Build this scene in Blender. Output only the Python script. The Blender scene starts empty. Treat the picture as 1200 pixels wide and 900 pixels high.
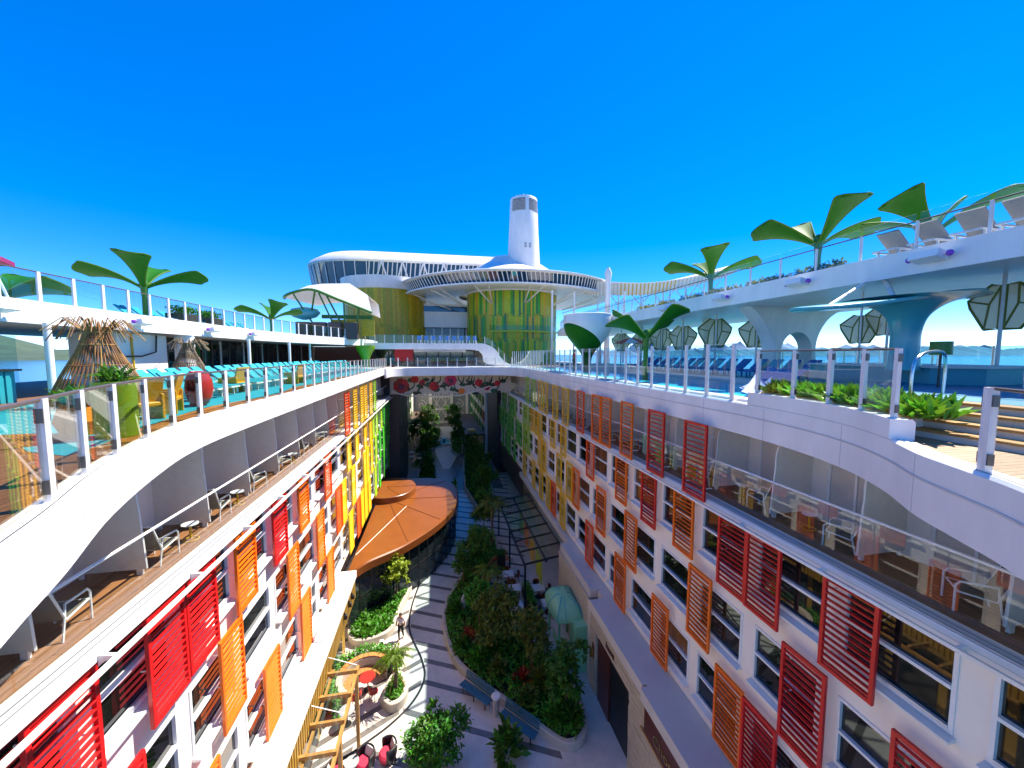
import bpy, math, random
import numpy as np
from mathutils import Vector, Matrix
R = math.radians
rnd = random.Random(7)
rng = np.random.default_rng(11)
scn = bpy.context.scene
COL = scn.collection

# ------------------------------------------------------------------ camera, sky, sun, exposure
cam = bpy.data.cameras.new('camera'); camo = bpy.data.objects.new('camera', cam); COL.objects.link(camo)
cam.sensor_fit = 'HORIZONTAL'; cam.sensor_width = 36.0; cam.lens = 13.5
cam.clip_start = 0.05; cam.clip_end = 60000
camo.location = (0, 0, 0); camo.rotation_euler = (R(90-4.447), 0, R(-10.91))
scn.camera = camo
SUN_AZ = math.atan2(0.92, 0.39)      # clockwise from +Y, towards +X
SUN_EL = R(57)
world = bpy.data.worlds.new('World'); scn.world = world; world.use_nodes = True
wn = world.node_tree.nodes; wl = world.node_tree.links
sky = wn.new('ShaderNodeTexSky'); sky.sky_type = 'NISHITA'; sky.sun_disc = False
sky.sun_elevation = SUN_EL; sky.sun_rotation = SUN_AZ
sky.air_density = 0.8; sky.dust_density = 0.0; sky.ozone_density = 6.0; sky.altitude = 2500
hsv = wn.new('ShaderNodeHueSaturation'); hsv.inputs['Saturation'].default_value = 1.48; hsv.inputs['Hue'].default_value = 0.513
gm = wn.new('ShaderNodeGamma'); gm.inputs[1].default_value = 0.8
wl.new(sky.outputs[0], gm.inputs[0]); wl.new(gm.outputs[0], hsv.inputs['Color']); bg = wn['Background']
wl.new(hsv.outputs[0], bg.inputs['Color']); bg.inputs['Strength'].default_value = 0.13
sl = bpy.data.lights.new('sun', 'SUN'); sl.energy = 3.1; sl.angle = R(0.5); sl.color = (1.0, 0.92, 0.79)
so = bpy.data.objects.new('sun', sl); COL.objects.link(so)
sdir = Vector((math.cos(SUN_EL)*math.sin(SUN_AZ), math.cos(SUN_EL)*math.cos(SUN_AZ), math.sin(SUN_EL)))
so.rotation_euler = sdir.to_track_quat('Z', 'Y').to_euler(); so.location = (60, 40, 80)
vs = scn.view_settings; vs.view_transform = 'Standard'; vs.look = 'None'; vs.exposure = 1.85; vs.gamma = 1.0

# ------------------------------------------------------------------ materials
M = {}
def mat(name, col, rough=0.5, metal=0.0, var=0.0, scale=6.0, bump=0.0, bscale=30.0, spec=0.5, island=0.0,
        objvar=0.0, stretch=None, trans=0.0, coat=0.0, dark=None):
    m = bpy.data.materials.new(name); m.use_nodes = True; nt = m.node_tree; n = nt.nodes; l = nt.links
    b = n['Principled BSDF']; b.inputs['Roughness'].default_value = rough; b.inputs['Metallic'].default_value = metal
    b.inputs['Specular IOR Level'].default_value = spec
    if coat: b.inputs['Coat Weight'].default_value = coat; b.inputs['Coat Roughness'].default_value = 0.08
    c4 = (*col, 1); b.inputs['Base Color'].default_value = c4
    src = None
    if var or bump:
        tc = n.new('ShaderNodeNewGeometry'); mp = n.new('ShaderNodeMapping')
        mp.inputs['Scale'].default_value = stretch or (1, 1, 1); l.new(tc.outputs['Position'], mp.inputs['Vector'])
    if var:
        nz = n.new('ShaderNodeTexNoise'); nz.inputs['Scale'].default_value = scale; nz.inputs['Detail'].default_value = 5
        nz.inputs['Roughness'].default_value = 0.65
        l.new(mp.outputs[0], nz.inputs['Vector'])
        rp = n.new('ShaderNodeValToRGB'); d = dark or tuple(max(0, x*(1-var)) for x in col)
        rp.color_ramp.elements[0].position = 0.32; rp.color_ramp.elements[1].position = 0.68
        rp.color_ramp.elements[0].color = (*d, 1); rp.color_ramp.elements[1].color = (*[min(1, x*(1+var*0.5)) for x in col], 1)
        l.new(nz.outputs['Fac'], rp.inputs[0]); src = rp.outputs[0]
    if island or objvar:
        mx = n.new('ShaderNodeHueSaturation')
        if island:
            g = n.new('ShaderNodeNewGeometry'); o = g.outputs['Random Per Island']; amt = island
        else:
            g = n.new('ShaderNodeObjectInfo'); o = g.outputs['Random']; amt = objvar
        mr = n.new('ShaderNodeMapRange'); mr.inputs['To Min'].default_value = 1-amt; mr.inputs['To Max'].default_value = 1+amt
        l.new(o, mr.inputs['Value']); l.new(mr.outputs[0], mx.inputs['Value'])
        mh = n.new('ShaderNodeMapRange'); mh.inputs['To Min'].default_value = 0.5-0.02*(island > 0); mh.inputs['To Max'].default_value = 0.5+0.02*(island > 0)
        l.new(o, mh.inputs['Value']); l.new(mh.outputs[0], mx.inputs['Hue'])
        if src: l.new(src, mx.inputs['Color'])
        else: mx.inputs['Color'].default_value = c4
        src = mx.outputs[0]
    if src: l.new(src, b.inputs['Base Color'])
    if bump:
        bn = n.new('ShaderNodeTexNoise'); bn.inputs['Scale'].default_value = bscale; bn.inputs['Detail'].default_value = 3
        l.new(mp.outputs[0], bn.inputs['Vector'])
        bp = n.new('ShaderNodeBump'); bp.inputs['Strength'].default_value = bump; bp.inputs['Distance'].default_value = 0.02
        l.new(bn.outputs['Fac'], bp.inputs['Height']); l.new(bp.outputs[0], b.inputs['Normal'])
    if trans:
        tr = n.new('ShaderNodeBsdfTranslucent'); ms = n.new('ShaderNodeMixShader'); ms.inputs[0].default_value = trans
        if src: l.new(src, tr.inputs['Color'])
        else: tr.inputs['Color'].default_value = c4
        l.new(b.outputs[0], ms.inputs[1]); l.new(tr.outputs[0], ms.inputs[2]); l.new(ms.outputs[0], n['Material Output'].inputs['Surface'])
    M[name] = m; return m

def glass(name, tint, ior=1.45, gain=1.0):
    m = bpy.data.materials.new(name); m.use_nodes = True; nt = m.node_tree; n = nt.nodes; l = nt.links
    n.remove(n['Principled BSDF'])
    t = n.new('ShaderNodeBsdfTransparent'); t.inputs['Color'].default_value = (*tint, 1)
    g = n.new('ShaderNodeBsdfGlossy'); g.inputs['Roughness'].default_value = 0.0; g.inputs['Color'].default_value = (1, 1, 1, 1)
    lw = n.new('ShaderNodeLayerWeight'); lw.inputs['Blend'].default_value = 0.5
    pw = n.new('ShaderNodeMath'); pw.operation = 'POWER'; pw.inputs[1].default_value = 4.0; l.new(lw.outputs['Facing'], pw.inputs[0])
    f = n.new('ShaderNodeMath'); f.operation = 'MULTIPLY_ADD'; f.inputs[1].default_value = 0.6*gain; f.inputs[2].default_value = 0.03; l.new(pw.outputs[0], f.inputs[0])
    ms = n.new('ShaderNodeMixShader'); l.new(f.outputs[0], ms.inputs[0]); l.new(t.outputs[0], ms.inputs[1]); l.new(g.outputs[0], ms.inputs[2])
    l.new(ms.outputs[0], n['Material Output'].inputs['Surface']); M[name] = m; return m

def planks(name, cols, along='y', width=0.14, rough=0.55, gap=0.12):
    """teak planks: brick texture in world space"""
    m = bpy.data.materials.new(name); m.use_nodes = True; nt = m.node_tree; n = nt.nodes; l = nt.links
    b = n['Principled BSDF']; b.inputs['Roughness'].default_value = rough
    g = n.new('ShaderNodeNewGeometry'); mp = n.new('ShaderNodeMapping'); l.new(g.outputs['Position'], mp.inputs['Vector'])
    if along == 'y': mp.inputs['Rotation'].default_value = (0, 0, R(90))
    br = n.new('ShaderNodeTexBrick'); l.new(mp.outputs[0], br.inputs['Vector'])
    br.inputs['Color1'].default_value = (*cols[0], 1); br.inputs['Color2'].default_value = (*cols[1], 1); br.inputs['Mortar'].default_value = (*cols[2], 1)
    br.inputs['Scale'].default_value = 1.0; br.inputs['Mortar Size'].default_value = width*gap*0.5
    br.inputs['Brick Width'].default_value = 2.4; br.inputs['Row Height'].default_value = width
    nz = n.new('ShaderNodeTexNoise'); nz.inputs['Scale'].default_value = 3; nz.inputs['Detail'].default_value = 6
    mp2 = n.new('ShaderNodeMapping'); l.new(mp.outputs[0], mp2.inputs['Vector']); mp2.inputs['Scale'].default_value = (1, 9, 1); l.new(mp2.outputs[0], nz.inputs['Vector'])
    mx = n.new('ShaderNodeMix'); mx.data_type = 'RGBA'; mx.blend_type = 'OVERLAY'; mx.inputs[0].default_value = 0.5
    l.new(br.outputs['Color'], mx.inputs[6]); l.new(nz.outputs['Fac'], mx.inputs[7]); l.new(mx.outputs[2], b.inputs['Base Color'])
    M[name] = m; return m

mat('white', (0.82, 0.785, 0.74), 0.38, var=0.10, scale=1.1, stretch=(1, 1, 0.35), bump=0.02, bscale=2.5)
mat('white_wall', (0.88, 0.81, 0.73), 0.45, var=0.06, scale=1.2, stretch=(1, 1, 0.3))
mat('white_satin', (0.8, 0.8, 0.79), 0.3, var=0.04, scale=2)
mat('off_white', (0.62, 0.58, 0.52), 0.55, var=0.08, scale=2)
mat('post_grey', (0.72, 0.70, 0.68), 0.35, var=0.12, scale=9, stretch=(1, 1, 0.25))
mat('steel', (0.6, 0.6, 0.6), 0.25, metal=1.0)
mat('dark_metal', (0.03, 0.03, 0.035), 0.4)
mat('rail_dark', (0.10, 0.07, 0.055), 0.35)
mat('clip', (0.12, 0.12, 0.12), 0.35, metal=0.6)
mat('red', (0.64, 0.009, 0.010), 0.38, var=0.10, scale=4)
mat('orange', (0.88, 0.15, 0.004), 0.4, var=0.10, scale=4)
mat('orange_red', (0.82, 0.08, 0.005), 0.4, var=0.08, scale=4)
mat('yellow', (0.86, 0.49, 0.008), 0.42, var=0.10, scale=4)
mat('lime', (0.32, 0.56, 0.010), 0.42, var=0.1, scale=4)
mat('green', (0.05, 0.42, 0.015), 0.42, var=0.1, scale=4)
mat('window_dark', (0.012, 0.014, 0.012), 0.02, spec=0.9, var=0.8, scale=0.9, objvar=0.5, dark=(0.004, 0.004, 0.004))
mat('window_curtain', (0.16, 0.075, 0.03), 0.03, spec=0.9, var=0.5, scale=2.2, objvar=0.5, stretch=(3, 3, 0.2))
mat('seam', (0.45, 0.45, 0.46), 0.6)
mat('room_curtain', (0.20, 0.14, 0.08), 0.8, var=0.3, scale=4, stretch=(6, 6, 0.3))
mat('alu', (0.55, 0.58, 0.62), 0.35, metal=0.3)
planks('teak', ((0.20, 0.092, 0.034), (0.23, 0.11, 0.045), (0.055, 0.028, 0.014)), 'y', 0.12)
planks('teak_pale', ((0.35, 0.22, 0.13), (0.40, 0.26, 0.155), (0.13, 0.08, 0.05)), 'x', 0.11)
planks('balcony_teak', ((0.27, 0.115, 0.04), (0.30, 0.13, 0.048), (0.17, 0.075, 0.03)), 'y', 0.16, gap=0.1)
mat('turquoise_floor', (0.010, 0.33, 0.46), 0.6, var=0.08, scale=2)
mat('amber_floor', (0.40, 0.18, 0.03), 0.55, var=0.15, scale=5)
mat('turquoise', (0.008, 0.36, 0.47), 0.6, var=0.08, scale=8)
mat('turquoise_dark', (0.01, 0.16, 0.2), 0.5, var=0.1)
mat('teal', (0.02, 0.27, 0.31), 0.45, var=0.1)
mat('teal_gloss', (0.06, 0.36, 0.40), 0.25, coat=0.2)
mat('blue_seat', (0.008, 0.13, 0.42), 0.55, var=0.1)
mat('navy_teal', (0.01, 0.12, 0.19), 0.3)
mat('beige_mesh', (0.30, 0.27, 0.215), 0.7, var=0.1, scale=12)
mat('taupe_mesh', (0.17, 0.145, 0.115), 0.7, var=0.15, scale=20)
mat('divider', (0.88, 0.83, 0.76), 0.5, var=0.05, trans=0.15)
mat('leaf_gloss', (0.012, 0.125, 0.004), 0.6, var=0.2, scale=0.7, spec=0.15)
mat('leaf_trim', (0.06, 0.16, 0.008), 0.6, spec=0.15)
mat('stem_green', (0.04, 0.15, 0.008), 0.38)
mat('wicker', (0.26, 0.12, 0.03), 0.7, island=0.5)
mat('wicker_grey', (0.18, 0.12, 0.065), 0.7, island=0.4)
mat('pot_green', (0.19, 0.36, 0.010), 0.4, var=0.08)
mat('pot_orange', (0.62, 0.28, 0.02), 0.45, var=0.15)
mat('plastic_yellow', (0.64, 0.37, 0.01), 0.4, var=0.06)
mat('plastic_red', (0.42, 0.025, 0.02), 0.3, coat=0.3)
mat('hedge_leaf', (0.10, 0.30, 0.018), 0.6, island=0.55, trans=0.3)
mat('grass_leaf', (0.075, 0.24, 0.010), 0.55, island=0.45, trans=0.3)
mat('succulent', (0.14, 0.36, 0.02), 0.4, island=0.4, trans=0.3)
mat('tree_leaf', (0.08, 0.20, 0.014), 0.55, island=0.6, trans=0.3)
mat('olive_leaf', (0.16, 0.19, 0.018), 0.6, island=0.5, trans=0.3)
mat('palm_leaf', (0.13, 0.22, 0.012), 0.5, island=0.4, trans=0.35)
mat('red_leaf', (0.38, 0.03, 0.015), 0.5, island=0.5, trans=0.3)
mat('lime_leaf', (0.26, 0.34, 0.015), 0.5, island=0.4, trans=0.3)
mat('bark', (0.16, 0.10, 0.06), 0.8, var=0.3, scale=12, bump=0.5)
mat('soil', (0.035, 0.025, 0.016), 0.9, var=0.4, scale=6, bump=0.6, bscale=14)
mat('paving', (0.66, 0.59, 0.51), 0.24, var=0.14, scale=1.3, bump=0.03, bscale=40)
mat('paving_dark', (0.17, 0.155, 0.14), 0.26, var=0.2, scale=2)
mat('paving_pale', (0.58, 0.56, 0.51), 0.35, var=0.1, scale=2)
mat('drain', (0.02, 0.02, 0.022), 0.4)
mat('curb', (0.52, 0.46, 0.38), 0.5, var=0.12, scale=5)
mat('copper_roof', (0.23, 0.07, 0.013), 0.32, var=0.12, scale=0.8)
mat('copper_edge', (0.18, 0.05, 0.011), 0.35, var=0.15, scale=1.5)
mat('tinted', (0.015, 0.022, 0.024), 0.03, spec=0.7, var=0.5, scale=0.8)
mat('gold', (0.40, 0.23, 0.035), 0.4, var=0.2, scale=8, stretch=(1, 1, 0.2))
mat('beam_wood', (0.42, 0.22, 0.055), 0.5, var=0.2, scale=6)
mat('kiosk_green', (0.24, 0.56, 0.30), 0.4, var=0.06)
mat('stone', (0.52, 0.44, 0.33), 0.6, var=0.22, scale=3, stretch=(1, 1, 3), bump=0.2)
mat('brown_door', (0.10, 0.022, 0.012), 0.35, var=0.15)
mat('brass', (0.75, 0.52, 0.18), 0.25, metal=1.0)
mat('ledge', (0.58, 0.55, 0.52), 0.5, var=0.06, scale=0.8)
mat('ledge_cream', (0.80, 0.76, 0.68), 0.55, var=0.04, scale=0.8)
mat('bench_blue', (0.035, 0.13, 0.19), 0.4, var=0.1)
mat('wood_seat', (0.50, 0.22, 0.06), 0.5, var=0.25, scale=7)
mat('cloth_white', (0.72, 0.70, 0.66), 0.8)
mat('cushion_red', (0.50, 0.02, 0.06), 0.7, var=0.1)
mat('black', (0.012, 0.012, 0.013), 0.45)
mat('night_wall', (0.03, 0.03, 0.035), 0.6, var=0.3)
mat('brown_panel', (0.075, 0.05, 0.042), 0.5, var=0.2)
mat('roof_brown', (0.09, 0.055, 0.04), 0.45, var=0.2, scale=1)
mat('skin', (0.36, 0.17, 0.10), 0.55)
mat('shirt_pink', (0.70, 0.56, 0.60), 0.8)
mat('shirt_red', (0.6, 0.03, 0.03), 0.8)
mat('trouser_black', (0.012, 0.012, 0.015), 0.8)
mat('hair_dark', (0.015, 0.01, 0.008), 0.6)
mat('ribbon_glass', (0.01, 0.03, 0.06), 0.03, spec=1.0)
mat('bulkhead_grey', (0.34, 0.35, 0.36), 0.5, var=0.1)
mat('frame_olive', (0.17, 0.18, 0.012), 0.4)
mat('plank_lime', (0.42, 0.52, 0.008), 0.4, var=0.2, scale=3)
mat('plank_olive', (0.40, 0.36, 0.008), 0.4, var=0.2, scale=3)
mat('plank_green', (0.06, 0.36, 0.015), 0.4, var=0.2, scale=3)
mat('plank_amber', (0.66, 0.42, 0.01), 0.4, var=0.2, scale=3)
mat('plank_teal', (0.03, 0.22, 0.07), 0.4, var=0.2, scale=3)
mat('plank_gold', (0.55, 0.33, 0.012), 0.4, var=0.2, scale=3)
mat('parasol_coral', (0.75, 0.16, 0.10), 0.7, trans=0.3)
mat('canopy_yellow', (0.70, 0.42, 0.04), 0.5)
mat('mountain', (0.10, 0.20, 0.32), 0.9, var=0.2, scale=0.002)
mat('lamp_lens', (0.25, 0.06, 0.5), 0.1)
mat('flower_red', (0.55, 0.02, 0.03), 0.5, var=0.2); mat('flower_pink', (0.55, 0.04, 0.16), 0.5, var=0.2)
mat('flower_plum', (0.14, 0.02, 0.08), 0.5); mat('flower_orange', (0.75, 0.22, 0.02), 0.5); mat('vine_dark', (0.03, 0.045, 0.03), 0.5); mat('vine_green', (0.02, 0.10, 0.06), 0.5)
mat('magenta_roof', (0.25, 0.02, 0.10), 0.5); mat('purple_dark', (0.05, 0.02, 0.05), 0.5)
mat('town_wall', (0.42, 0.42, 0.42), 0.8, objvar=0.4); mat('town_window', (0.08, 0.11, 0.14), 0.3); mat('hill_green', (0.06, 0.10, 0.06), 0.9, var=0.3, scale=0.01)
glass('glass_clear', (0.93, 0.96, 0.96), 1.5)
glass('glass_blue', (0.78, 0.90, 0.95), 1.5)
glass('glass_reflection_tint', (0.92, 0.90, 0.82), 1.5)  # yellow-brown reflection on the lounger deck glass put into the tint
glass('glass_teal', (0.55, 0.80, 0.82), 1.5)

def sheer(name, col, clear):
    m = bpy.data.materials.new(name); m.use_nodes = True; nt = m.node_tree; n = nt.nodes; l = nt.links; b = n['Principled BSDF']
    b.inputs['Base Color'].default_value = (*col, 1); b.inputs['Roughness'].default_value = 0.7
    t = n.new('ShaderNodeBsdfTransparent'); t.inputs['Color'].default_value = (0.95, 0.92, 0.85, 1); tr = n.new('ShaderNodeBsdfTranslucent'); tr.inputs['Color'].default_value = (*col, 1)
    a = n.new('ShaderNodeMixShader'); a.inputs[0].default_value = 0.5; l.new(b.outputs[0], a.inputs[1]); l.new(tr.outputs[0], a.inputs[2])
    c = n.new('ShaderNodeMixShader'); c.inputs[0].default_value = clear; l.new(a.outputs[0], c.inputs[1]); l.new(t.outputs[0], c.inputs[2]); l.new(c.outputs[0], n['Material Output'].inputs['Surface']); M[name] = m
sheer('membrane', (0.78, 0.71, 0.55), 0.22)
def water(name, col, scale, bump, rough=0.05):
    m = bpy.data.materials.new(name); m.use_nodes = True; nt = m.node_tree; n = nt.nodes; l = nt.links
    b = n['Principled BSDF']; b.inputs['Base Color'].default_value = (*col, 1); b.inputs['Roughness'].default_value = rough; b.inputs['IOR'].default_value = 1.33
    g = n.new('ShaderNodeNewGeometry'); nz = n.new('ShaderNodeTexNoise'); nz.inputs['Scale'].default_value = scale; nz.inputs['Detail'].default_value = 4
    l.new(g.outputs['Position'], nz.inputs['Vector'])
    bp = n.new('ShaderNodeBump'); bp.inputs['Strength'].default_value = bump; bp.inputs['Distance'].default_value = 0.1/scale
    l.new(nz.outputs['Fac'], bp.inputs['Height']); l.new(bp.outputs[0], b.inputs['Normal']); M[name] = m
water('sea', (0.015, 0.10, 0.16), 0.2, 0.5, 0.15)
water('pool_water', (0.08, 0.76, 0.84), 3.0, 0.35, 0.08); M['pool_water'].node_tree.nodes['Principled BSDF'].inputs['Specular IOR Level'].default_value = 0.15

# ------------------------------------------------------------------ mesh builder
class MB:
    def __init__(s): s.v = []; s.f = []
    def add(s, vs, fs):
        o = len(s.v); s.v += [tuple(p) for p in vs]; s.f += [tuple(i+o for i in f) for f in fs]; return s
    BF = ((0,3,2,1),(4,5,6,7),(0,1,5,4),(1,2,6,5),(2,3,7,6),(3,0,4,7))
    def box(s, x0, x1, y0, y1, z0, z1):
        return s.add([(x0,y0,z0),(x1,y0,z0),(x1,y1,z0),(x0,y1,z0),(x0,y0,z1),(x1,y0,z1),(x1,y1,z1),(x0,y1,z1)], MB.BF)
    def cbox(s, x0, x1, y0, y1, z0, z1, c=0.01):
        """box with chamfered vertical and top edges"""
        p = [(x0+c,y0),(x1-c,y0),(x1,y0+c),(x1,y1-c),(x1-c,y1),(x0+c,y1),(x0,y1-c),(x0,y0+c)]
        q = [(x0+2*c,y0+c),(x1-2*c,y0+c),(x1-c,y0+2*c),(x1-c,y1-2*c),(x1-2*c,y1-c),(x0+2*c,y1-c),(x0+c,y1-2*c),(x0+c,y0+2*c)]
        return s.rings([[(a,b,z0) for a,b in p],[(a,b,z1-c) for a,b in p],[(a,b,z1) for a,b in q]], True, True)
    def obox(s, c, ax, ay, az):
        """oriented box: centre and three half-axis vectors"""
        c = Vector(c); ax = Vector(ax); ay = Vector(ay); az = Vector(az)
        return s.add([c-ax-ay-az, c+ax-ay-az, c+ax+ay-az, c-ax+ay-az, c-ax-ay+az, c+ax-ay+az, c+ax+ay+az, c-ax+ay+az], MB.BF)
    def bar(s, p, q, w, h=None, up=(0,0,1)):
        p = Vector(p); q = Vector(q); d = (q-p); L = d.length; d.normalize(); u = Vector(up)
        sd = d.cross(u)
        if sd.length < 1e-4: sd = d.cross(Vector((0,1,0)))
        sd.normalize(); u = sd.cross(d).normalized(); h = h or w
        return s.obox((p+q)/2, d*(L/2), sd*(w/2), u*(h/2))
    def rings(s, rs, cap0=False, cap1=False, closed=True):
        o = len(s.v); n = len(rs[0])
        for r in rs: s.v += [tuple(p) for p in r]
        for i in range(len(rs)-1):
            for j in range(n if closed else n-1):
                k = (j+1) % n; s.f.append((o+i*n+j, o+i*n+k, o+(i+1)*n+k, o+(i+1)*n+j))
        if cap0: s.f.append(tuple(o+j for j in reversed(range(n))))
        if cap1: s.f.append(tuple(o+(len(rs)-1)*n+j for j in range(n)))
        return s
    def tube(s, pts, r, n=8, caps=True):
        P = [Vector(p) for p in pts]; rs = r if isinstance(r, (list, tuple)) else [r]*len(P)
        rings = []; prev = None
        for i, p in enumerate(P):
            d = (P[min(i+1, len(P)-1)]-P[max(i-1, 0)]).normalized()
            a = prev if prev is not None else (Vector((0,0,1)) if abs(d.z) < 0.9 else Vector((0,1,0)))
            b = d.cross(a).normalized(); a = b.cross(d).normalized(); prev = a
            rings.append([p+(a*math.cos(2*math.pi*k/n)+b*math.sin(2*math.pi*k/n))*rs[i] for k in range(n)])
        return s.rings(rings, caps, caps)
    def cyl(s, c, r, h, n=20, r2=None):
        x, y, z = c; r2 = r if r2 is None else r2
        return s.rings([[(x+q*math.cos(2*math.pi*k/n), y+q*math.sin(2*math.pi*k/n), z+t) for k in range(n)] for q, t in ((r,0),(r2,h))], True, True)
    def lathe(s, prof, c=(0,0,0), n=28, cap0=False, cap1=False, a0=0.0, a1=2*math.pi, sx=1, sy=1):
        full = abs(a1-a0-2*math.pi) < 1e-6; m = n if full else n+1
        return s.rings([[(c[0]+r*sx*math.cos(a0+(a1-a0)*k/n), c[1]+r*sy*math.sin(a0+(a1-a0)*k/n), c[2]+z) for k in range(m)] for r, z in prof], cap0, cap1, full)
    def prism(s, poly, z0, z1):
        a = sum(poly[i][0]*poly[(i+1) % len(poly)][1]-poly[(i+1) % len(poly)][0]*poly[i][1] for i in range(len(poly)))
        if a < 0: poly = poly[::-1]
        return s.rings([[(x,y,z0) for x,y in poly],[(x,y,z1) for x,y in poly]], True, True)
    def prism_xz(s, poly, y0, y1):
        return s.rings([[(x,y0,z) for x,z in poly],[(x,y1,z) for x,z in poly]], True, True)
    def prism_yz(s, poly, x0, x1):
        return s.rings([[(x0,y,z) for y,z in poly],[(x1,y,z) for y,z in poly]], True, True)
    def sweep(s, path, prof):
        """profile (offset to the left of travel, z) swept along a 2D path"""
        rings = []
        for i, p in enumerate(path):
            a = path[max(i-1,0)]; b = path[min(i+1,len(path)-1)]
            d = Vector((b[0]-a[0], b[1]-a[1])).normalized(); nx, ny = -d.y, d.x
            rings.append([(p[0]+nx*o, p[1]+ny*o, z) for o, z in prof])
        return s.rings(rings, True, True)
    def ball(s, c, r, n=12, m=8, sx=1, sy=1, sz=1):
        return s.rings([[(c[0]+sx*r*math.sin(math.pi*i/m)*math.cos(2*math.pi*k/n), c[1]+sy*r*math.sin(math.pi*i/m)*math.sin(2*math.pi*k/n), c[2]-sz*r*math.cos(math.pi*i/m)) for k in range(n)] for i in range(m+1)])
    def mesh(s, name, smooth=None):
        me = bpy.data.meshes.new(name); me.from_pydata(s.v, [], s.f); me.update()
        if smooth:
            me.polygons.foreach_set('use_smooth', [True]*len(me.polygons)); me.set_sharp_from_angle(angle=R(smooth))
        return me
    def build(s, name, material, parent=None, smooth=35, base=False):
        off = Vector((0,0,0))
        if parent is not None:
            w = parent; 
            while w is not None: off += w.location; w = w.parent
        elif base:
            a = np.array(s.v); off = Vector(((a[:,0].min()+a[:,0].max())/2, (a[:,1].min()+a[:,1].max())/2, a[:,2].min()))
        if off.length > 1e-9: s.v = [(x-off.x, y-off.y, z-off.z) for x,y,z in s.v]
        me = s.mesh(name, smooth); me.materials.append(M[material])
        o = bpy.data.objects.new(name, me); COL.objects.link(o)
        if parent is not None: o.parent = parent
        elif base: o.location = off
        return o

def tag(o, label, cat, group=None, kind=None):
    if label: o['label'] = label
    if cat: o['category'] = cat
    if group: o['group'] = group
    if kind: o['kind'] = kind
    return o
def struct(o): o['kind'] = 'structure'; return o
def thing(name, label, cat, loc=(0,0,0), group=None):
    o = bpy.data.objects.new(name, None); COL.objects.link(o); o.location = loc; o.empty_display_size = 0.2
    return tag(o, label, cat, group)
def inst(src, parent, loc=(0,0,0), rot=(0,0,0), scale=None):
    """another object with the same mesh data"""
    o = bpy.data.objects.new(src.name.split('.')[0], src.data); COL.objects.link(o); o.parent = parent; o.location = loc; o.rotation_euler = rot
    if scale: o.scale = scale
    return o
def meshobj(name, me, material, parent=None, loc=(0,0,0), rot=(0,0,0)):
    if not me.materials: me.materials.append(M[material])
    o = bpy.data.objects.new(name, me); COL.objects.link(o); o.parent = parent; o.location = loc; o.rotation_euler = rot; return o
def dup(root, loc, rotz=0.0, label=None, group=None, scale=None):
    r = root.copy(); COL.objects.link(r); r.location = loc; r.rotation_euler = (0,0,rotz)
    if scale: r.scale = (scale,)*3
    if label: r['label'] = label
    if group: r['group'] = group
    for ch in list(root.children):
        c = ch.copy(); COL.objects.link(c); c.parent = r
        for g in list(ch.children):
            d = g.copy(); COL.objects.link(d); d.parent = c
    return r
def place(proto, state, loc, rotz, label, group, scale=None):
    if not state.get('used'):
        state['used'] = True; proto.location = loc; proto.rotation_euler = (0,0,rotz); proto['label'] = label; proto['group'] = group
        if scale: proto.scale = (scale,)*3
        return proto
    return dup(proto, loc, rotz, label, group, scale)
def spline(pts, k=6):
    out = []
    for i in range(len(pts)-1):
        p0 = pts[max(i-1,0)]; p1 = pts[i]; p2 = pts[i+1]; p3 = pts[min(i+2,len(pts)-1)]
        for t in range(k):
            u = t/k
            out.append(tuple(0.5*((2*b)+(-a+c)*u+(2*a-5*b+4*c-d)*u*u+(-a+3*b-3*c+d)*u**3) for a,b,c,d in zip(p0,p1,p2,p3)))
    out.append(tuple(pts[-1])); return out
def resample(path, step):
    out = [path[0]]; acc = 0
    for a, b in zip(path, path[1:]):
        L = math.dist(a, b); t = step-acc
        while t <= L:
            out.append(tuple(p+(q-p)*t/L for p,q in zip(a,b))); t += step
        acc = L-(t-step)
    return out

# ------------------------------------------------------------------ foliage
def leaf_mesh(name, c, d, size, width=0.45, droop=0.25):
    """c: leaf bases (n,3), d: unit directions, size: lengths; each leaf one folded quad"""
    n = len(c); up = np.tile([0.,0.,1.], (n,1)); up += rng.normal(0,0.35,(n,3))
    sd = np.cross(d, up); sd /= np.linalg.norm(sd,axis=1,keepdims=True)+1e-9
    nr = np.cross(sd, d); s = size[:,None]
    v = np.empty((n,4,3)); v[:,0] = c; v[:,1] = c+d*s*0.5+sd*s*width*0.5+nr*s*0.06; v[:,2] = c+d*s-nr*s*droop; v[:,3] = c+d*s*0.5-sd*s*width*0.5+nr*s*0.06
    me = bpy.data.meshes.new(name); me.vertices.add(4*n); me.vertices.foreach_set('co', v.reshape(-1))
    me.loops.add(4*n); me.loops.foreach_set('vertex_index', np.arange(4*n, dtype=np.int32)); me.polygons.add(n)
    me.polygons.foreach_set('loop_start', np.arange(0,4*n,4,dtype=np.int32)); me.polygons.foreach_set('loop_total', np.full(n,4,dtype=np.int32)); me.update(); me.validate()
    return me
def rdir(n, upbias=0.2):
    d = rng.normal(0,1,(n,3)); d[:,2] += upbias; return d/np.linalg.norm(d,axis=1,keepdims=True)
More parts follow.
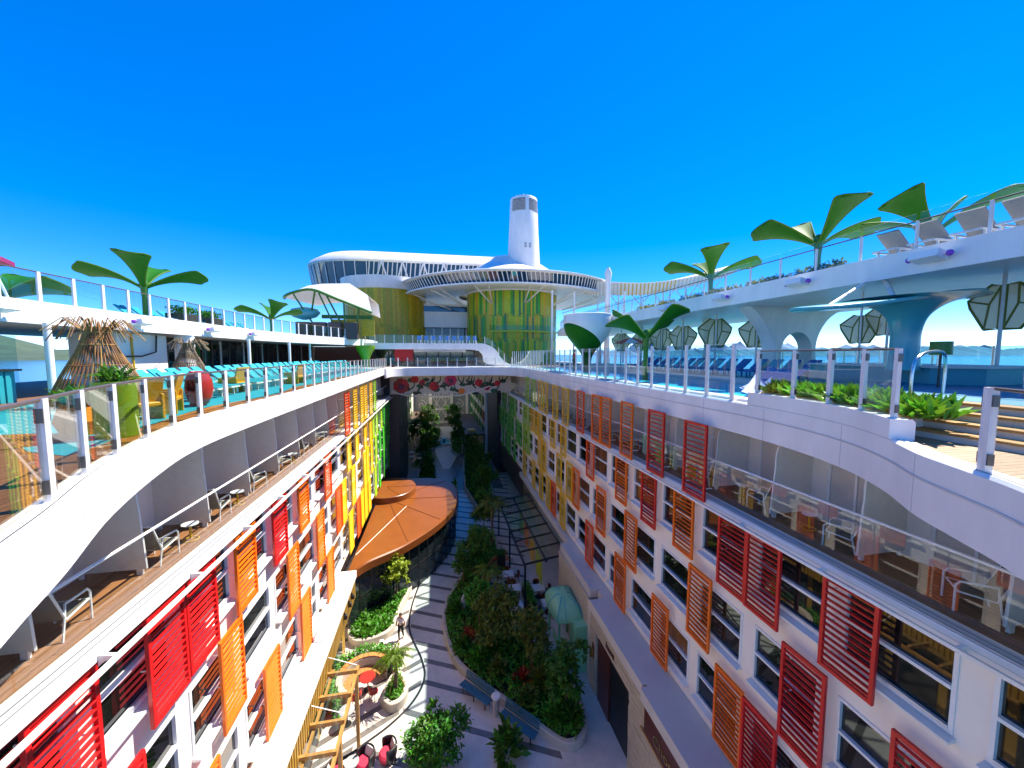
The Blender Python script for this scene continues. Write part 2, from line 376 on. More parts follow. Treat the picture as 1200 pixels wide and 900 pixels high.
def crown_mesh(name, blobs, n, size):
    """leaves spread in clumps through ellipsoid blobs (cx,cy,cz,rx,ry,rz)"""
    C = []; D = []; tot = sum(b[3]*b[4]*b[5] for b in blobs)
    for (x,y,z,a,b,c) in blobs:
        k = max(6, int(n*a*b*c/tot)); nc = max(4, k//22)
        cd = rdir(nc, 0.1); cr = rng.uniform(0.45,1.05,(nc,1))
        cen = np.array([x,y,z])+cd*cr*np.array([a,b,c])
        idx = rng.integers(0,nc,k); off = rng.normal(0,1,(k,3))*0.16*(a+b+c)/3
        C.append(cen[idx]+off); dd = cd[idx]*0.6+rdir(k,0.1); D.append(dd/np.linalg.norm(dd,axis=1,keepdims=True))
    C = np.vstack(C); D = np.vstack(D)
    return leaf_mesh(name, C, D, rng.uniform(0.6,1.25,len(C))*size)
def tree(name, label, loc, h, r, leafmat, n=1600, size=0.24, cat='tree', group=None, lean=0.0, blobs=None, trunk=0.07):
    t = thing(name, label, cat, loc, group)
    mb = MB(); top = Vector((lean, rnd.uniform(-0.2,0.2), h*0.62))
    mb.tube([(0,0,0),(lean*0.3+rnd.uniform(-.1,.1),0.03,h*0.3),top], [trunk,trunk*0.75,trunk*0.5], 7)
    bl = []
    nb = blobs or 7
    for i in range(nb):
        a = 2*math.pi*i/nb+rnd.uniform(-.4,.4); q = r*rnd.uniform(0.25,0.7)
        p = Vector((top.x+q*math.cos(a), top.y+q*math.sin(a), h*rnd.uniform(0.42,0.9)))
        mb.tube([top*0.8, (top*0.8+p)/2+Vector((0,0,0.1)), p], [trunk*0.45,trunk*0.3,trunk*0.12], 5)
        rr = r*rnd.uniform(0.36,0.58); bl.append((p.x,p.y,p.z,rr,rr,rr*rnd.uniform(0.6,0.85)))
    bl.append((top.x,top.y,h*0.88,r*0.5,r*0.5,r*0.4))
    meshobj('trunk', mb.mesh('trunk', 50), 'bark', t)
    meshobj('crown', crown_mesh('crown', bl, n, size), leafmat, t)
    return t
def palm(name, label, loc, h, r, leafmat='palm_leaf', nf=18, cat='palm', group=None, stakes=True):
    t = thing(name, label, cat, loc, group)
    meshobj('trunk', MB().tube([(0,0,0),(0.05,0.03,h*0.5),(0.02,0.05,h)], [0.13,0.09,0.08], 8).mesh('trunk',50), 'bark', t)
    C=[];D=[];S=[]
    for i in range(nf):
        a = i*2.4+rnd.uniform(-.2,.2); e = rnd.uniform(0.1,1.2); L = r*rnd.uniform(0.8,1.1)
        for k in range(26):
            u = (k+1)/26; rr = L*u*math.cos(e*(1-0.5*u)); zz = h+L*(math.sin(e)*u-0.75*u*u)
            for s in (-1,1):
                C.append((rr*math.cos(a), rr*math.sin(a), zz)); aa = a+s*0.9
                d = np.array([math.cos(aa), math.sin(aa), -0.25-0.5*u]); D.append(d/np.linalg.norm(d)); S.append(r*0.34*(1-0.6*u)*rnd.uniform(.8,1.1))
    meshobj('crown', leaf_mesh('crown', np.array(C), np.array(D), np.array(S), 0.16), leafmat, t)
    if stakes:
        for k in range(3):
            a = k*2.1; meshobj('stake', MB().tube([(0.55*math.cos(a),0.55*math.sin(a),0),(0.08*math.cos(a),0.08*math.sin(a),h*0.6)], 0.02, 6).mesh('stake',50), 'beam_wood', t)
    return t
def poly_sample(poly, n):
    P = np.array(poly); lo = P.min(0); hi = P.max(0); out = []
    x0,y0 = P.T; x1,y1 = np.roll(P,-1,0).T
    while len(out) < n:
        q = rng.uniform(lo,hi,(n*2,2))
        c = ((y0[None]>q[:,1:2])!=(y1[None]>q[:,1:2])) & (q[:,0:1] < (x1-x0)[None]*(q[:,1:2]-y0[None])/((y1-y0)[None]+1e-12)+x0[None])
        out += list(q[c.sum(1)%2==1])
    return np.array(out[:n])
def ground_cover(name, label, poly, z, n, size, leafmat, hmax=0.5, tall=0.0):
    xy = poly_sample(poly, n)
    hh = (0.5+0.5*np.sin(xy[:,0]*2.1+1.3*np.sin(xy[:,1]*1.7)))*0.6+0.4*rng.random(n)
    C = np.column_stack([xy, z+hmax*hh*rng.random(n)**0.5]); d = rdir(n, 0.9+tall)
    o = meshobj(name, leaf_mesh(name, C, d, rng.uniform(0.6,1.3,n)*size, 0.5), leafmat)
    return tag(o, label, 'plants', None, 'stuff')

# ------------------------------------------------------------------ the setting: sea, far land, decks
ZP = -18.0      # park floor
ZD = -1.5       # lounger deck floor
ZL = 1.55       # upper deck, lounger side
ZU = 3.0        # upper deck, pool side
mb = MB(); mb.add([(-30000,-30000,-46),(30000,-30000,-46),(30000,30000,-46),(-30000,30000,-46)], [(0,1,2,3)]); struct(mb.build('sea', 'sea', smooth=None))
def ridge(name, material, x0, x1, y, zb, hmax, n, seed, depth=900, prof=None):
    r = random.Random(seed); mb = MB(); rows = []
    hs = []
    for i in range(n):
        u = i/(n-1); h = sum(math.sin(u*f*6.28+r.random()*6)*a for f,a in ((1.5,.30),(3.3,.22),(7.1,.10),(15.3,.05)))+0.62
        hs.append(max(0.04,h)*hmax*min(1, 6*u, 6*(1-u)))
    for k,(dy,s) in enumerate(((-depth,0),(-depth*.55,.45),(0,1),(depth*.6,.5),(depth,0))):
        rows.append([(x0+(x1-x0)*i/(n-1), y+dy+r.uniform(-.1,.1)*depth*(0<s<1), zb+hs[i]*s*(1+r.uniform(-.08,.08))) for i in range(n)])
    mb.rings(rows, closed=False); return struct(mb.build(name, material, smooth=60))
ridge('mountains', 'mountain', 4500, 13500, 11500, -46, 430, 90, 3)
ridge('mountains', 'mountain', 9000, 22000, 9500, -46, 330, 90, 5)
ridge('hills', 'hill_green', -12000, -2300, 4200, -46, 260, 70, 8, 700)

EL = spline([(-5.35,47),(-5.35,38),(-5.35,28),(-5.35,18),(-5.35,11.5),(-5.2,9.2),(-4.8,7.5),(-4.2,5.7),(-3.55,4.25),(-3.2,3.4),(-2.75,2.4),(-2.1,1.35),(-1.2,0.6),(0,0.2)], 6)
ER = spline([(9.0,52),(9.0,40),(9.0,28),(9.0,18),(9.02,12),(9.0,9.6),(8.8,7.8),(8.4,6.4),(7.8,5.3),(7.1,4.4),(6.7,3.7),(6.28,2.97),(5.4,1.95),(4.2,1.1),(2.8,0.5),(1.4,0.25),(0,0.2)], 6)
struct(MB().prism(EL+[(0,-3),(-22,-3),(-22,60),(-5.35,60)], -2.0, ZD).build('deck_floor_left', 'teak', smooth=None))
struct(MB().prism(ER+[(0,-3),(26,-3),(26,60),(9.0,60)], -2.3, ZD).build('deck_floor_right', 'teak_pale', smooth=None))
# white coaming bands around the opening (one each side)
DEL = struct(MB().sweep(EL, [(-0.10,-2.08),(0.04,-2.08),(0.04,-1.49),(0.0,-1.44),(-0.22,-1.44),(-0.22,-1.5),(-0.10,-1.5)]).build('deck_edge_left', 'white'))
DER = struct(MB().sweep(ER, [(0.10,-2.42),(-0.04,-2.42),(-0.04,-1.50),(0.0,-1.46),(0.22,-1.46),(0.22,-1.52),(0.10,-1.52)]).build('deck_edge_right', 'white'))
struct(MB().sweep(ER, [(-0.03,-1.86),(-0.055,-1.86),(-0.055,-1.83),(-0.03,-1.83)]).build('deck_edge_moulding', 'ledge'))
struct(MB().prism([(x-0.12,y) for x,y in EL]+[(0,-2.9),(-21.9,-2.9),(-21.9,59.9),(-5.47,59.9)], -2.03, -2.004).build('balcony_ceiling_left','white_wall',smooth=None))
struct(MB().prism([(x+0.12,y) for x,y in ER]+[(0,-2.9),(25.9,-2.9),(25.9,59.9),(9.12,59.9)], -2.335, -2.304).build('balcony_ceiling_right','white_wall',smooth=None))
for nm,path,o0,z0,z1 in (('deck_seam_left',EL,0.041,-2.07,-1.5),('deck_seam_right',ER,-0.041,-2.41,-1.52)):
    sp = resample(path[::-1],0.02); dist = 0
    for i in range(60, len(sp)-2, 128):
        p = sp[i]; d = Vector((sp[i+1][0]-p[0],sp[i+1][1]-p[1],0)).normalized(); n_ = Vector((d.y,-d.x,0)) if nm.endswith('left') else Vector((-d.y,d.x,0))
        MB().obox(Vector((p[0],p[1],(z0+z1)/2))+n_*abs(o0), d*0.006, n_*0.0015, Vector((0,0,(z1-z0)/2))).build('plate_seam','seam',DEL if nm.endswith('left') else DER,None)
MB().sweep(EL, [(-0.060,-1.4399),(-0.060,-1.4365),(-0.045,-1.4365),(-0.045,-1.4399)]).build('shadow_gap','clip',DEL); MB().sweep(ER, [(0.045,-1.4599),(0.045,-1.4565),(0.060,-1.4565),(0.060,-1.4599)]).build('shadow_gap','clip',DER)
# turquoise and amber deck coverings on the lounger side
i0 = next(i for i,p in enumerate(EL) if p[1] < 7.4)
inner = [(x-0.30-0.02*k, y) for k,(x,y) in enumerate(EL[:i0])]
amber = [(-5.65,46)]+[(EL[i][0]-0.26, EL[i][1]) for i in range(6,i0)]+[(-5.6,7.0),(-6.2,7.6)]+[(-6.35+0.12*math.sin(y*1.3),y) for y in np.linspace(8.5,46,40)]
struct(MB().prism(amber, ZD+0.001, ZD+0.004).build('amber_floor_strip', 'amber_floor', smooth=None))
turq = [(-6.2+0.22*math.sin(y*0.9),y) for y in np.linspace(46,9.3,40)]+[(-5.75,8.3),(-5.45,7.3),(-5.4,6.7),(-6.2,7.1),(-7.2,8.0),(-8.2,8.2),(-9.4,7.4),(-11.5,8.0),(-12.4,10),(-12.4,46)]
struct(MB().prism(turq, ZD+0.005, ZD+0.008).build('turquoise_floor', 'turquoise_floor', smooth=None))
struct(MB().prism([(-7.6+1.3*math.cos(a),7.9+0.8*math.sin(a)) for a in np.linspace(0,6.28,24)[:-1]], ZD+0.009, ZD+0.012).build('round_floor_patch','teak',smooth=None))

# upper deck, lounger side
EU = spline([(-12.6,-2),(-12.6,10),(-12.6,22),(-12.5,30),(-11.4,37),(-9.4,43),(-8.0,48),(-8.0,54)], 6)
struct(MB().prism(EU+[(-22,54),(-22,-2)], 1.0, ZL).build('upper_deck_left', 'off_white', smooth=None))
struct(MB().sweep(EU, [(-0.14,0.96),(0.0,0.96),(0.12,1.02),(0.12,1.03),(0.10,1.66),(-0.14,1.68)][::-1]).build('upper_deck_edge_left', 'white'))
# upper deck, pool side (open to the sea below)
EP = spline([(14,-4),(14,8),(14,20),(14,32),(14.4,42),(16,50)], 6)
struct(MB().prism(EP+[(23,50),(23,-4)], 2.42, ZU).build('upper_deck_right', 'white', smooth=None))
struct(MB().sweep(EP, [(0.12,2.36),(-0.02,2.36),(-0.10,2.44),(-0.10,3.06),(0.12,3.10)]).build('upper_deck_edge_right', 'white'))
# cabin blocks under the decks (the hull either side of the park)
struct(MB().box(-22,-7.9,-3,60,-44,-2.01).build('hull_left', 'white_wall', smooth=None))
struct(MB().box(11.2,26,-3,60,-44,-2.31).build('hull_right', 'white_wall', smooth=None))

# ------------------------------------------------------------------ park floor
park = struct(MB().box(-9,12,-2,112,ZP-0.4,ZP).build('park_floor', 'paving', smooth=None))
PL = spline([(3.0,62),(1.6,52),(1.0,45.8),(1.1,40.9),(-0.3,34.0),(-1.7,29.5),(-2.15,25.2),(-1.2,22),(-1.0,20.6),(-1.5,19.3),(-2.5,18.2),(-3.8,17.3),(-5.5,16.2)], 8)
MB().sweep(PL, [(-0.06,ZP+.001),(-0.06,ZP+.013),(0.06,ZP+.013),(0.06,ZP+.001)]).build('drain_line','drain',park)
def xpl(y):
    best = min(PL, key=lambda p: abs(p[1]-y)); return best[0]
k = 0
for y in np.arange(14, 60, 1.55):
    w = 0.34
    xa = xpl(y)+0.08; xb = xa+7.2
    MB().prism([(xa,y),(xb,y-3.6),(xb,y-3.6+w),(xa,y+w)], ZP+0.001, ZP+0.005).build('paving_band','paving_dark',park,smooth=None)
    if y < 34:
        xc = xa-0.16; MB().prism([(xc,y),(xc,y+w),(xc-4.6,y-2.6+w),(xc-4.6,y-2.6)], ZP+0.001, ZP+0.005).build('paving_band','paving_dark',park,smooth=None)
MB().prism([(-5.9,20.6),(-3.6,22.6),(-3.9,23.5),(-5.9,23.2)],ZP+0.006,ZP+0.009).build('paving_patch','paving_pale',park,smooth=None)
MB().prism([(-6.3,27.4),(-3.4,30.4),(-4.3,31.5),(-6.3,30.5)],ZP+0.006,ZP+0.009).build('paving_patch','paving_pale',park,smooth=None)

# ------------------------------------------------------------------ cabin walls with windows and shutters
XWL, XWR = -5.95, 9.15
ROWS = [(-5.25,-6.95),(-8.0,-9.7),(-10.75,-12.45)]
MOD = 2.43
WW, WH = 1.98, 1.70
# window prototype meshes, facing +X, origin at the bottom centre on the wall plane
_w = MB()
for a,b in ((-WW/2,-WW/2+.07),(WW/2-.07,WW/2)): _w.box(-0.10,0.03,a,b,0,WH)
_w.box(-0.10,0.03,-WW/2+.07,WW/2-.07,WH-.07,WH); _w.box(-0.10,0.03,-WW/2+.07,WW/2-.07,0,.07)
ME_FRAME = _w.mesh('window_frame'); ME_FRAME.materials.append(M['white_satin'])
ME_TRANSOM = MB().box(-0.09,0.05,-WW/2+.07,WW/2-.07,0.84,0.91).mesh('transom'); ME_TRANSOM.materials.append(M['white_satin'])
ME_PANE = MB().box(-0.065,-0.05,-WW/2+.07,WW/2-.07,0.07,0.84).mesh('pane'); ME_PANE.materials.append(M['window_dark'])
ME_PANE2 = MB().box(-0.065,-0.05,-WW/2+.07,WW/2-.07,0.91,WH-.07).mesh('pane'); ME_PANE2.materials.append(M['window_dark'])
ME_PANEC = MB().box(-0.065,-0.05,-WW/2+.07,WW/2-.07,0.07,0.84).mesh('pane'); ME_PANEC.materials.append(M['window_curtain'])
ME_PANE2C = MB().box(-0.065,-0.05,-WW/2+.07,WW/2-.07,0.91,WH-.07).mesh('pane'); ME_PANE2C.materials.append(M['window_curtain'])
_w = MB().prism_xz([(-0.02,-0.02),(0.20,-0.06),(0.20,-0.11),(-0.02,-0.11)], -WW/2-.04, WW/2+.04); ME_SILL = _w.mesh('sill'); ME_SILL.materials.append(M['white'])
ME_TRIM = MB().box(-0.03,0.045,-WW/2+.07,WW/2-.07,0.071,0.125).mesh('lower_rail'); ME_TRIM.materials.append(M['alu'])
# shutter prototypes: frame and slats, facing +X, origin at the centre
SW, SH = 1.18, 2.62
_s = MB(); t = 0.085
_s.cbox(-.04,.04,-SW/2,-SW/2+t,-SH/2,SH/2,.006); _s.cbox(-.04,.04,SW/2-t,SW/2,-SH/2,SH/2,.006)
_s.box(-.037,.037,-SW/2+t,SW/2-t,SH/2-t-.01,SH/2-.003); _s.box(-.037,.037,-SW/2+t,SW/2-t,-SH/2,-SH/2+t+.01)
ME_SHUT = {}
ME_SLAT = {}
ME_SLATS = {}
NS = 14
def slatgeo(mb, z):
    mb.obox((0,0,z), (0.030*0.75,0,-0.030*0.66), (0,SW/2-t-.001,0), (0.009*.66,0,0.009*.75)); return mb
zs = [-SH/2+t+0.10+(SH-2*t-0.20)*i/(NS-1) for i in range(NS)]
for c in ('red','orange','orange_red','yellow','lime','green'):
    me = _s.mesh('shutter'); me.materials.append(M[c]); ME_SHUT[c] = me
    me = MB().obox((0,0,0),(0.040*0.99,0,-0.040*0.06),(0,SW/2-t-.001,0),(0.014*.10,0,0.014*.99)).mesh('slat'); me.materials.append(M[c]); ME_SLAT[c] = me
    q = MB()
    for z in zs: q.obox((0,0,z),(0.040*0.99,0,-0.040*0.06),(0,SW/2-t-.001,0),(0.014*.10,0,0.014*.99))
    me = q.mesh('slats'); me.materials.append(M[c]); ME_SLATS[c] = me
_b = MB().prism_xz([(0.0,-0.16),(0.0,0.04),(0.30,0.0),(0.30,-0.05),(0.12,-0.07),(0.04,-0.12)], -0.035, 0.035); ME_BRACKET = _b.mesh('bracket'); ME_BRACKET.materials.append(M['white'])
_f = MB()
for z in (-0.9,0.0,0.9): _f.tube([(-0.22,-0.45,z),(-0.03,-0.45,z)],0.018,6); _f.tube([(-0.22,0.45,z),(-0.03,0.45,z)],0.018,6)
ME_FIX = _f.mesh('standoff',50); ME_FIX.materials.append(M['white'])

def cabin_wall(name, label, xw, sgn, y0, y1, pil0, shutters, xrail, ledge_z):
    w = thing(name, label, 'wall', (xw, y0, ledge_z))
    def bx(xa, xb, *r): return MB().box(min(xw+sgn*xa,xw+sgn*xb), max(xw+sgn*xa,xw+sgn*xb), *r)
    bx(-0.30,-0.12,y0,y1,ledge_z,-4.9).build('wall_backing','night_wall',w,None)
    zz = [-4.9]+[v for r in ROWS for v in r]+[ledge_z]
    for i in range(0,len(zz),2):
        bx(-0.119,0.0,y0,y1,zz[i+1] if i+1 < len(zz) else ledge_z,zz[i]).build('spandrel','white_wall',w,None)
    # balcony ledge in front of the top spandrel
    MB().prism_xz([(xw-sgn*0.12,-4.88),(xw+sgn*0.34,-4.86),(xw+sgn*0.36,-4.90),(xw+sgn*0.36,-5.06),(xw+sgn*0.002,-5.16),(xw+sgn*0.002,-4.95),(xw-sgn*0.12,-4.95)], y0, y1).build('ledge','white',w,None)
    bx(0.05,0.31,y0,y1,-4.855,-4.835).build('ledge_top','alu',w,None)
    bx(0.13,0.145,y0,y1,-4.8349,-4.831).build('shadow_gap','clip',w,None); bx(0.27,0.28,y0,y1,-4.8349,-4.831).build('shadow_gap','clip',w,None); bx(0.3605,0.364,y0,y1,-4.985,-4.975).build('shadow_gap','seam',w,None)
    n = int((y1-pil0)/MOD)+3; ry = 0 if sgn > 0 else math.pi
    for k in range(-4,n):
        yp = pil0+MOD*k
        for (zt,zb) in ROWS:
            if y0+0.2 < yp < y1-0.2: bx(-0.119,0.001,yp-0.225,yp+0.225,zb,zt).build('pillar','white_wall',w,None)
            yc = yp+MOD/2
            if yc-WW/2 < y0 or yc+WW/2 > y1: continue
            f = bpy.data.objects.new('window', ME_FRAME); COL.objects.link(f); f.parent = w; f.location = (0, yc-y0, zb-ledge_z); f.rotation_euler = (0,0,ry)
            cu = rnd.random() < 0.3 and yc > 11
            for nm, me in (('pane',ME_PANEC if cu and rnd.random() < .6 else ME_PANE),('pane',ME_PANE2C if cu else ME_PANE2),('transom',ME_TRANSOM),('sill',ME_SILL),('lower_rail',ME_TRIM)):
                o = bpy.data.objects.new(nm, me); COL.objects.link(o); o.parent = f
    for ypos, row, c in shutters:
        zc = (-3.62,-6.30,-8.86,-11.55)[row]; xo = 0.25 if row else 0.42
        s = bpy.data.objects.new('shutter', ME_SHUT[c]); COL.objects.link(s); s.parent = w
        s['label'] = '%s louvred shutter' % {'orange_red':'vermilion','lime':'lime green'}.get(c,c)
        if row == 1: s.scale = (1,1,0.88)
        s.location = (sgn*xo, ypos-y0, zc-ledge_z+rnd.uniform(-.05,.05)); s.rotation_euler = (rnd.uniform(-.008,.008), 0, ry+rnd.uniform(-.012,.012))
        if ypos < 24:
            for z in zs:
                o = bpy.data.objects.new('slat', ME_SLAT[c]); COL.objects.link(o); o.parent = s; o.location = (0,0,z); o.rotation_euler = (0,rnd.uniform(-.05,.05),0)
        else:
            o = bpy.data.objects.new('slats', ME_SLATS[c]); COL.objects.link(o); o.parent = s; o['kind'] = 'stuff'
        o = bpy.data.objects.new('standoff', ME_FIX); COL.objects.link(o); o.parent = s
        if row == 0: o.scale = (1.7,1,1)
    # outrigger rail on brackets
    MB().box(xrail-0.035,xrail+0.035,y0,y1,-5.06,-4.99).build('outrigger_rail','white',w,None)
    for k in range(-4,n):
        yp = pil0+MOD*k
        if y0 < yp < y1:
            o = bpy.data.objects.new('bracket', ME_BRACKET); COL.objects.link(o); o.parent = w; o.location = (sgn*0.36, yp-y0, -5.0-ledge_z); o.rotation_euler = (0,0,ry)
            o.scale = ((abs(xrail-xw)-0.36)/0.30,1,1)
    return w
ky, ko, kr, kg, kl, kv = 'yellow','orange','red','green','lime','orange_red'
fl = 5.7/5.35; fr = 8.9/8.75
def mid(lst, f): return [(f*(a+b)/2) for a,b in lst]
SL = [(y,0,c) for y,c in zip(mid([(22.8,24.0),(24.9,26.3),(27.2,28.4),(28.5,29.8),(30.7,32.0),(32.6,33.8)],fl),(kv,ky,ky,ky,ky,kl))]
SL += [(y,1,c) for y,c in zip(mid([(5.75,6.75),(7.9,8.85),(9.03,9.98),(11.0,12.1),(13.4,14.4),(15.7,16.8),(19.1,20.3),(23.7,24.8),(26.0,27.2),(28.9,30.2),(31.2,32.5),(34.4,35.6),(37.2,38.4),(39.2,40.4),(41.4,42.6),(43.0,44.2)],fl),(kr,kr,kr,ko,kr,ko,kv,ky,ky,ky,ky,kl,kl,kg,kg,kg))]
SL += [(y,2,c) for y,c in zip(mid([(3.5,4.6),(6.5,7.55),(10.1,11.1),(14.4,15.4),(17.7,18.8),(21.0,22.1),(22.2,23.3),(24.6,25.8),(28.5,29.7),(31.4,32.6),(33.6,34.8),(36.0,37.2),(38.3,39.5),(40.3,41.5),(42.4,43.6)],fl),(kr,kr,ko,ko,ko,kv,ky,ky,ky,ky,kl,kg,kg,kg,kg))]
SL += [(y,3,c) for y,c in zip(mid([(5.6,6.7),(8.7,9.7),(12.25,13.35),(15.5,16.5),(19.0,20.1),(23.6,24.8),(25.8,27.0),(27.2,28.3),(30.0,31.2),(33.0,34.2),(35.4,36.6),(38.4,39.6),(41.4,42.6)],fl),(kr,ko,ko,ko,ko,ky,kv,ky,ky,kl,kg,kg,kg))]
SR = [(y,0,c) for y,c in zip(mid([(37.3,36.0),(34.8,33.5),(32.4,31.1),(30.7,29.5),(28.1,26.8),(25.7,24.4),(22.9,21.6),(20.45,19.25),(19.2,18.0),(17.0,15.7),(14.5,13.3),(12.1,10.9)],fr),(kl,kl,ky,ky,ky,ky,kv,ko,ko,ko,kr,kr))]
SR += [(y,1,c) for y,c in zip(mid([(52.6,51.4),(50.9,49.7),(47.5,46.3),(44.3,43.1),(39.3,38.1),(37.6,36.4),(35.8,34.6),(32.9,31.7),(29.2,28.0),(26.6,25.4),(21.6,20.4),(17.7,16.5),(15.2,14.0),(12.8,11.65),(10.4,9.3),(9.25,8.2),(7.0,5.9)],fr),(kg,kg,kg,kg,kl,kl,ky,ky,ky,ky,kv,ko,kr,ko,kr,kr,kr))]
SR += [(y,2,c) for y,c in zip(mid([(52.9,51.7),(51.2,50.0),(47.3,46.1),(45.6,44.4),(41.2,40.0),(37.4,36.2),(31.7,30.5),(27.5,26.3),(25.25,24.05),(23.9,22.7),(20.0,18.8),(16.65,15.45),(11.8,10.65),(7.95,6.85),(5.45,4.4)],fr),(kg,kg,kg,kg,kg,kl,ky,ky,ky,ko,ko,ko,ko,kr,kr))]
SR += [(y,3,c) for y,c in zip(mid([(52.4,51.2),(49.6,48.4),(44.4,43.2),(39.2,38.0),(35.2,34.0),(32.5,31.3),(30.2,29.0),(28.8,27.7),(26.6,25.4),(21.55,20.35),(17.6,16.4),(14.1,12.9),(10.3,9.15),(9.1,8.05)],fr),(kg,kg,kg,ky,ky,ky,ky,kv,ky,kv,ko,ko,ko,kr))]
def densify(lst, ya, yb, prob):
    for row in (1,2,3):
        y = ya
        while y < yb:
            if rnd.random() < prob and all(r != row or abs(q-y) > 1.22 for q,r,c in lst): lst.append((y,row,ky if y < 35 else (kl if y < 40 else kg)))
            y += 0.62
densify(SL, 31, 46.5, 0.55); densify(SR, 33, 55.5, 0.26)
cabin_wall('cabin_wall', 'sunlit white cabin wall with rows of windows and coloured shutters, beside the copper roofed pavilion', XWL, 1, 1.5, 47.6, 9.62, SL, -5.32, -12.75)
cabin_wall('cabin_wall', 'shaded white cabin wall with rows of windows and coloured shutters, below the pool deck', XWR, -1, 1.5, 56.5, 4.63, SR, 8.62, -13.05)

# ------------------------------------------------------------------ cabin balconies under the decks
struct(MB().box(-7.9,-6.07,1.5,47.6,-5.2,-4.89).build('balcony_floor_left','balcony_teak',smooth=None))
struct(MB().box(9.27,11.2,1.5,56.5,-5.2,-4.89).build('balcony_floor_right','balcony_teak',smooth=None))
def balcony_wall(name, x, sgn, y0, y1, pil0, zt, label, door='tinted'):
    """cabin front at the back of the balconies: white piers, a sliding glass door in each bay"""
    w = thing(name, label, 'wall', (x, y0, -4.89))
    n = int((y1-pil0)/MOD)+3
    for k in range(-4, n):
        a = pil0+MOD*k
        if a+MOD < y0 or a > y1: continue
        lo = max(a,y0); hi = min(a+MOD,y1)
        if hi-lo < 0.6: continue
        xs = sorted((x, x+sgn*0.10))
        MB().box(xs[0],xs[1],lo,lo+0.42,-4.89,zt).build('pier','white_wall',w,None)
        if hi-lo > 1.9:
            MB().box(xs[0],xs[1],lo+1.95,hi,-4.89,zt).build('pier','white_wall',w,None)
            MB().box(xs[0],xs[1],lo+0.42,lo+1.95,-2.75,zt).build('lintel','white_wall',w,None)
            xd = sorted((x+sgn*0.02, x+sgn*0.055))
            MB().box(xd[0],xd[1],lo+0.5,lo+1.87,-4.83,-2.8).build('sliding_door',door,w,None)
            q = MB(); xf = sorted((x+sgn*0.0, x+sgn*0.09))
            for ya,yb in ((lo+0.42,lo+0.5),(lo+1.15,lo+1.21),(lo+1.87,lo+1.95)): q.box(xf[0],xf[1],ya,yb,-4.889,-2.751)
            q.box(xf[0],xf[1],lo+0.5,lo+1.15,-2.83,-2.751); q.box(xf[0],xf[1],lo+1.21,lo+1.87,-2.83,-2.751)
            q.build('door_frame','white_satin',w,None)
    return w
balcony_wall('balcony_wall', -7.9, 1, 1.5, 47.6, 9.62, -2.02, 'white cabin front with sliding doors behind the sunlit balconies')
balcony_wall('balcony_wall', 11.2, -1, 1.5, 56.5, 4.63, -2.32, 'white cabin front with sliding doors behind the shaded balconies','off_white')
# dividers: tall at the back, the front edge a curved white tube
def divider_meshes(depth, zt):
    H = zt+4.88
    front = [(depth*0.50,H-0.22),(depth*0.60,H-0.30),(depth*0.67,H-0.46),(depth*0.70,H-0.70),(depth*0.70,H-1.0),(depth*0.72,H-1.4),(depth*0.76,0.12)]
    fr = spline(front,4); poly = [(0.0,0.12),(0.0,H-0.10)]+fr
    me = MB().prism_xz(poly,-0.02,0.02).mesh('balcony_divider'); me.materials.append(M['divider'])
    tb = MB().tube([(a,0,b) for a,b in [(depth*0.40,H-0.18)]+fr],0.028,6); tb.box(depth*0.66,depth*0.72,-0.03,0.03,0,0.14); tb.box(0.1,0.16,-0.03,0.03,0,0.14)
    m2 = tb.mesh('edge_tube',50); m2.materials.append(M['white'])
    return me, m2
dl, dlt = divider_meshes(1.78, -2.05)
dr, drt = divider_meshes(1.85, -2.35)
# balcony chair prototype: white tube frame with taupe mesh sling
def make_chair():
    t = thing('balcony_chair', 'x', 'chair')
    q = MB()
    for s in (-0.27,0.27):
        q.tube([(-0.34,s,0.0),(-0.26,s,0.40),(-0.24,s,0.62),(0.24,s,0.60),(0.30,s,0.52),(0.30,s,0.0)],0.02,6)
        q.tube([(0.26,s,0.40),(-0.24,s,0.34),(-0.52,s,1.02)],0.02,6)
    q.tube([(0.26,-0.27,0.40),(0.26,0.27,0.40)],0.018,6); q.tube([(-0.52,-0.27,1.02),(-0.52,0.27,1.02)],0.018,6)
    meshobj('frame', q.mesh('frame',50), 'white', t)
    q = MB().add([(0.26,-.25,.405),(0.26,.25,.405),(-.24,.25,.345),(-.24,-.25,.345)],[(0,1,2,3)]); 
    q = MB().obox((0.01,0,0.375),(0.25,0,0.03),(0,0.25,0),(-0.001,0,0.008)); meshobj('seat', q.mesh('seat'), 'taupe_mesh', t)
    q = MB().obox((-0.38,0,0.69),(-0.135,0,0.325),(0,0.25,0),(0.008,0,0.003)); meshobj('backrest', q.mesh('backrest'), 'taupe_mesh', t)
    return t
chair0 = make_chair(); cst = {}
def make_side_table():
    t = thing('side_table', 'x', 'table')
    meshobj('table_top', MB().cyl((0,0,0.42),0.19,0.02,20).mesh('table_top',40), 'white_satin', t)
    meshobj('stem', MB().cyl((0,0,0.02),0.03,0.40,8).mesh('stem',40), 'plastic_yellow', t)
    meshobj('foot', MB().tube([(0.17*math.cos(a),0.17*math.sin(a),0.015) for a in np.linspace(0,6.28,17)],0.015,6).mesh('foot',40), 'plastic_yellow', t)
    return t
table0 = make_side_table(); tst = {}
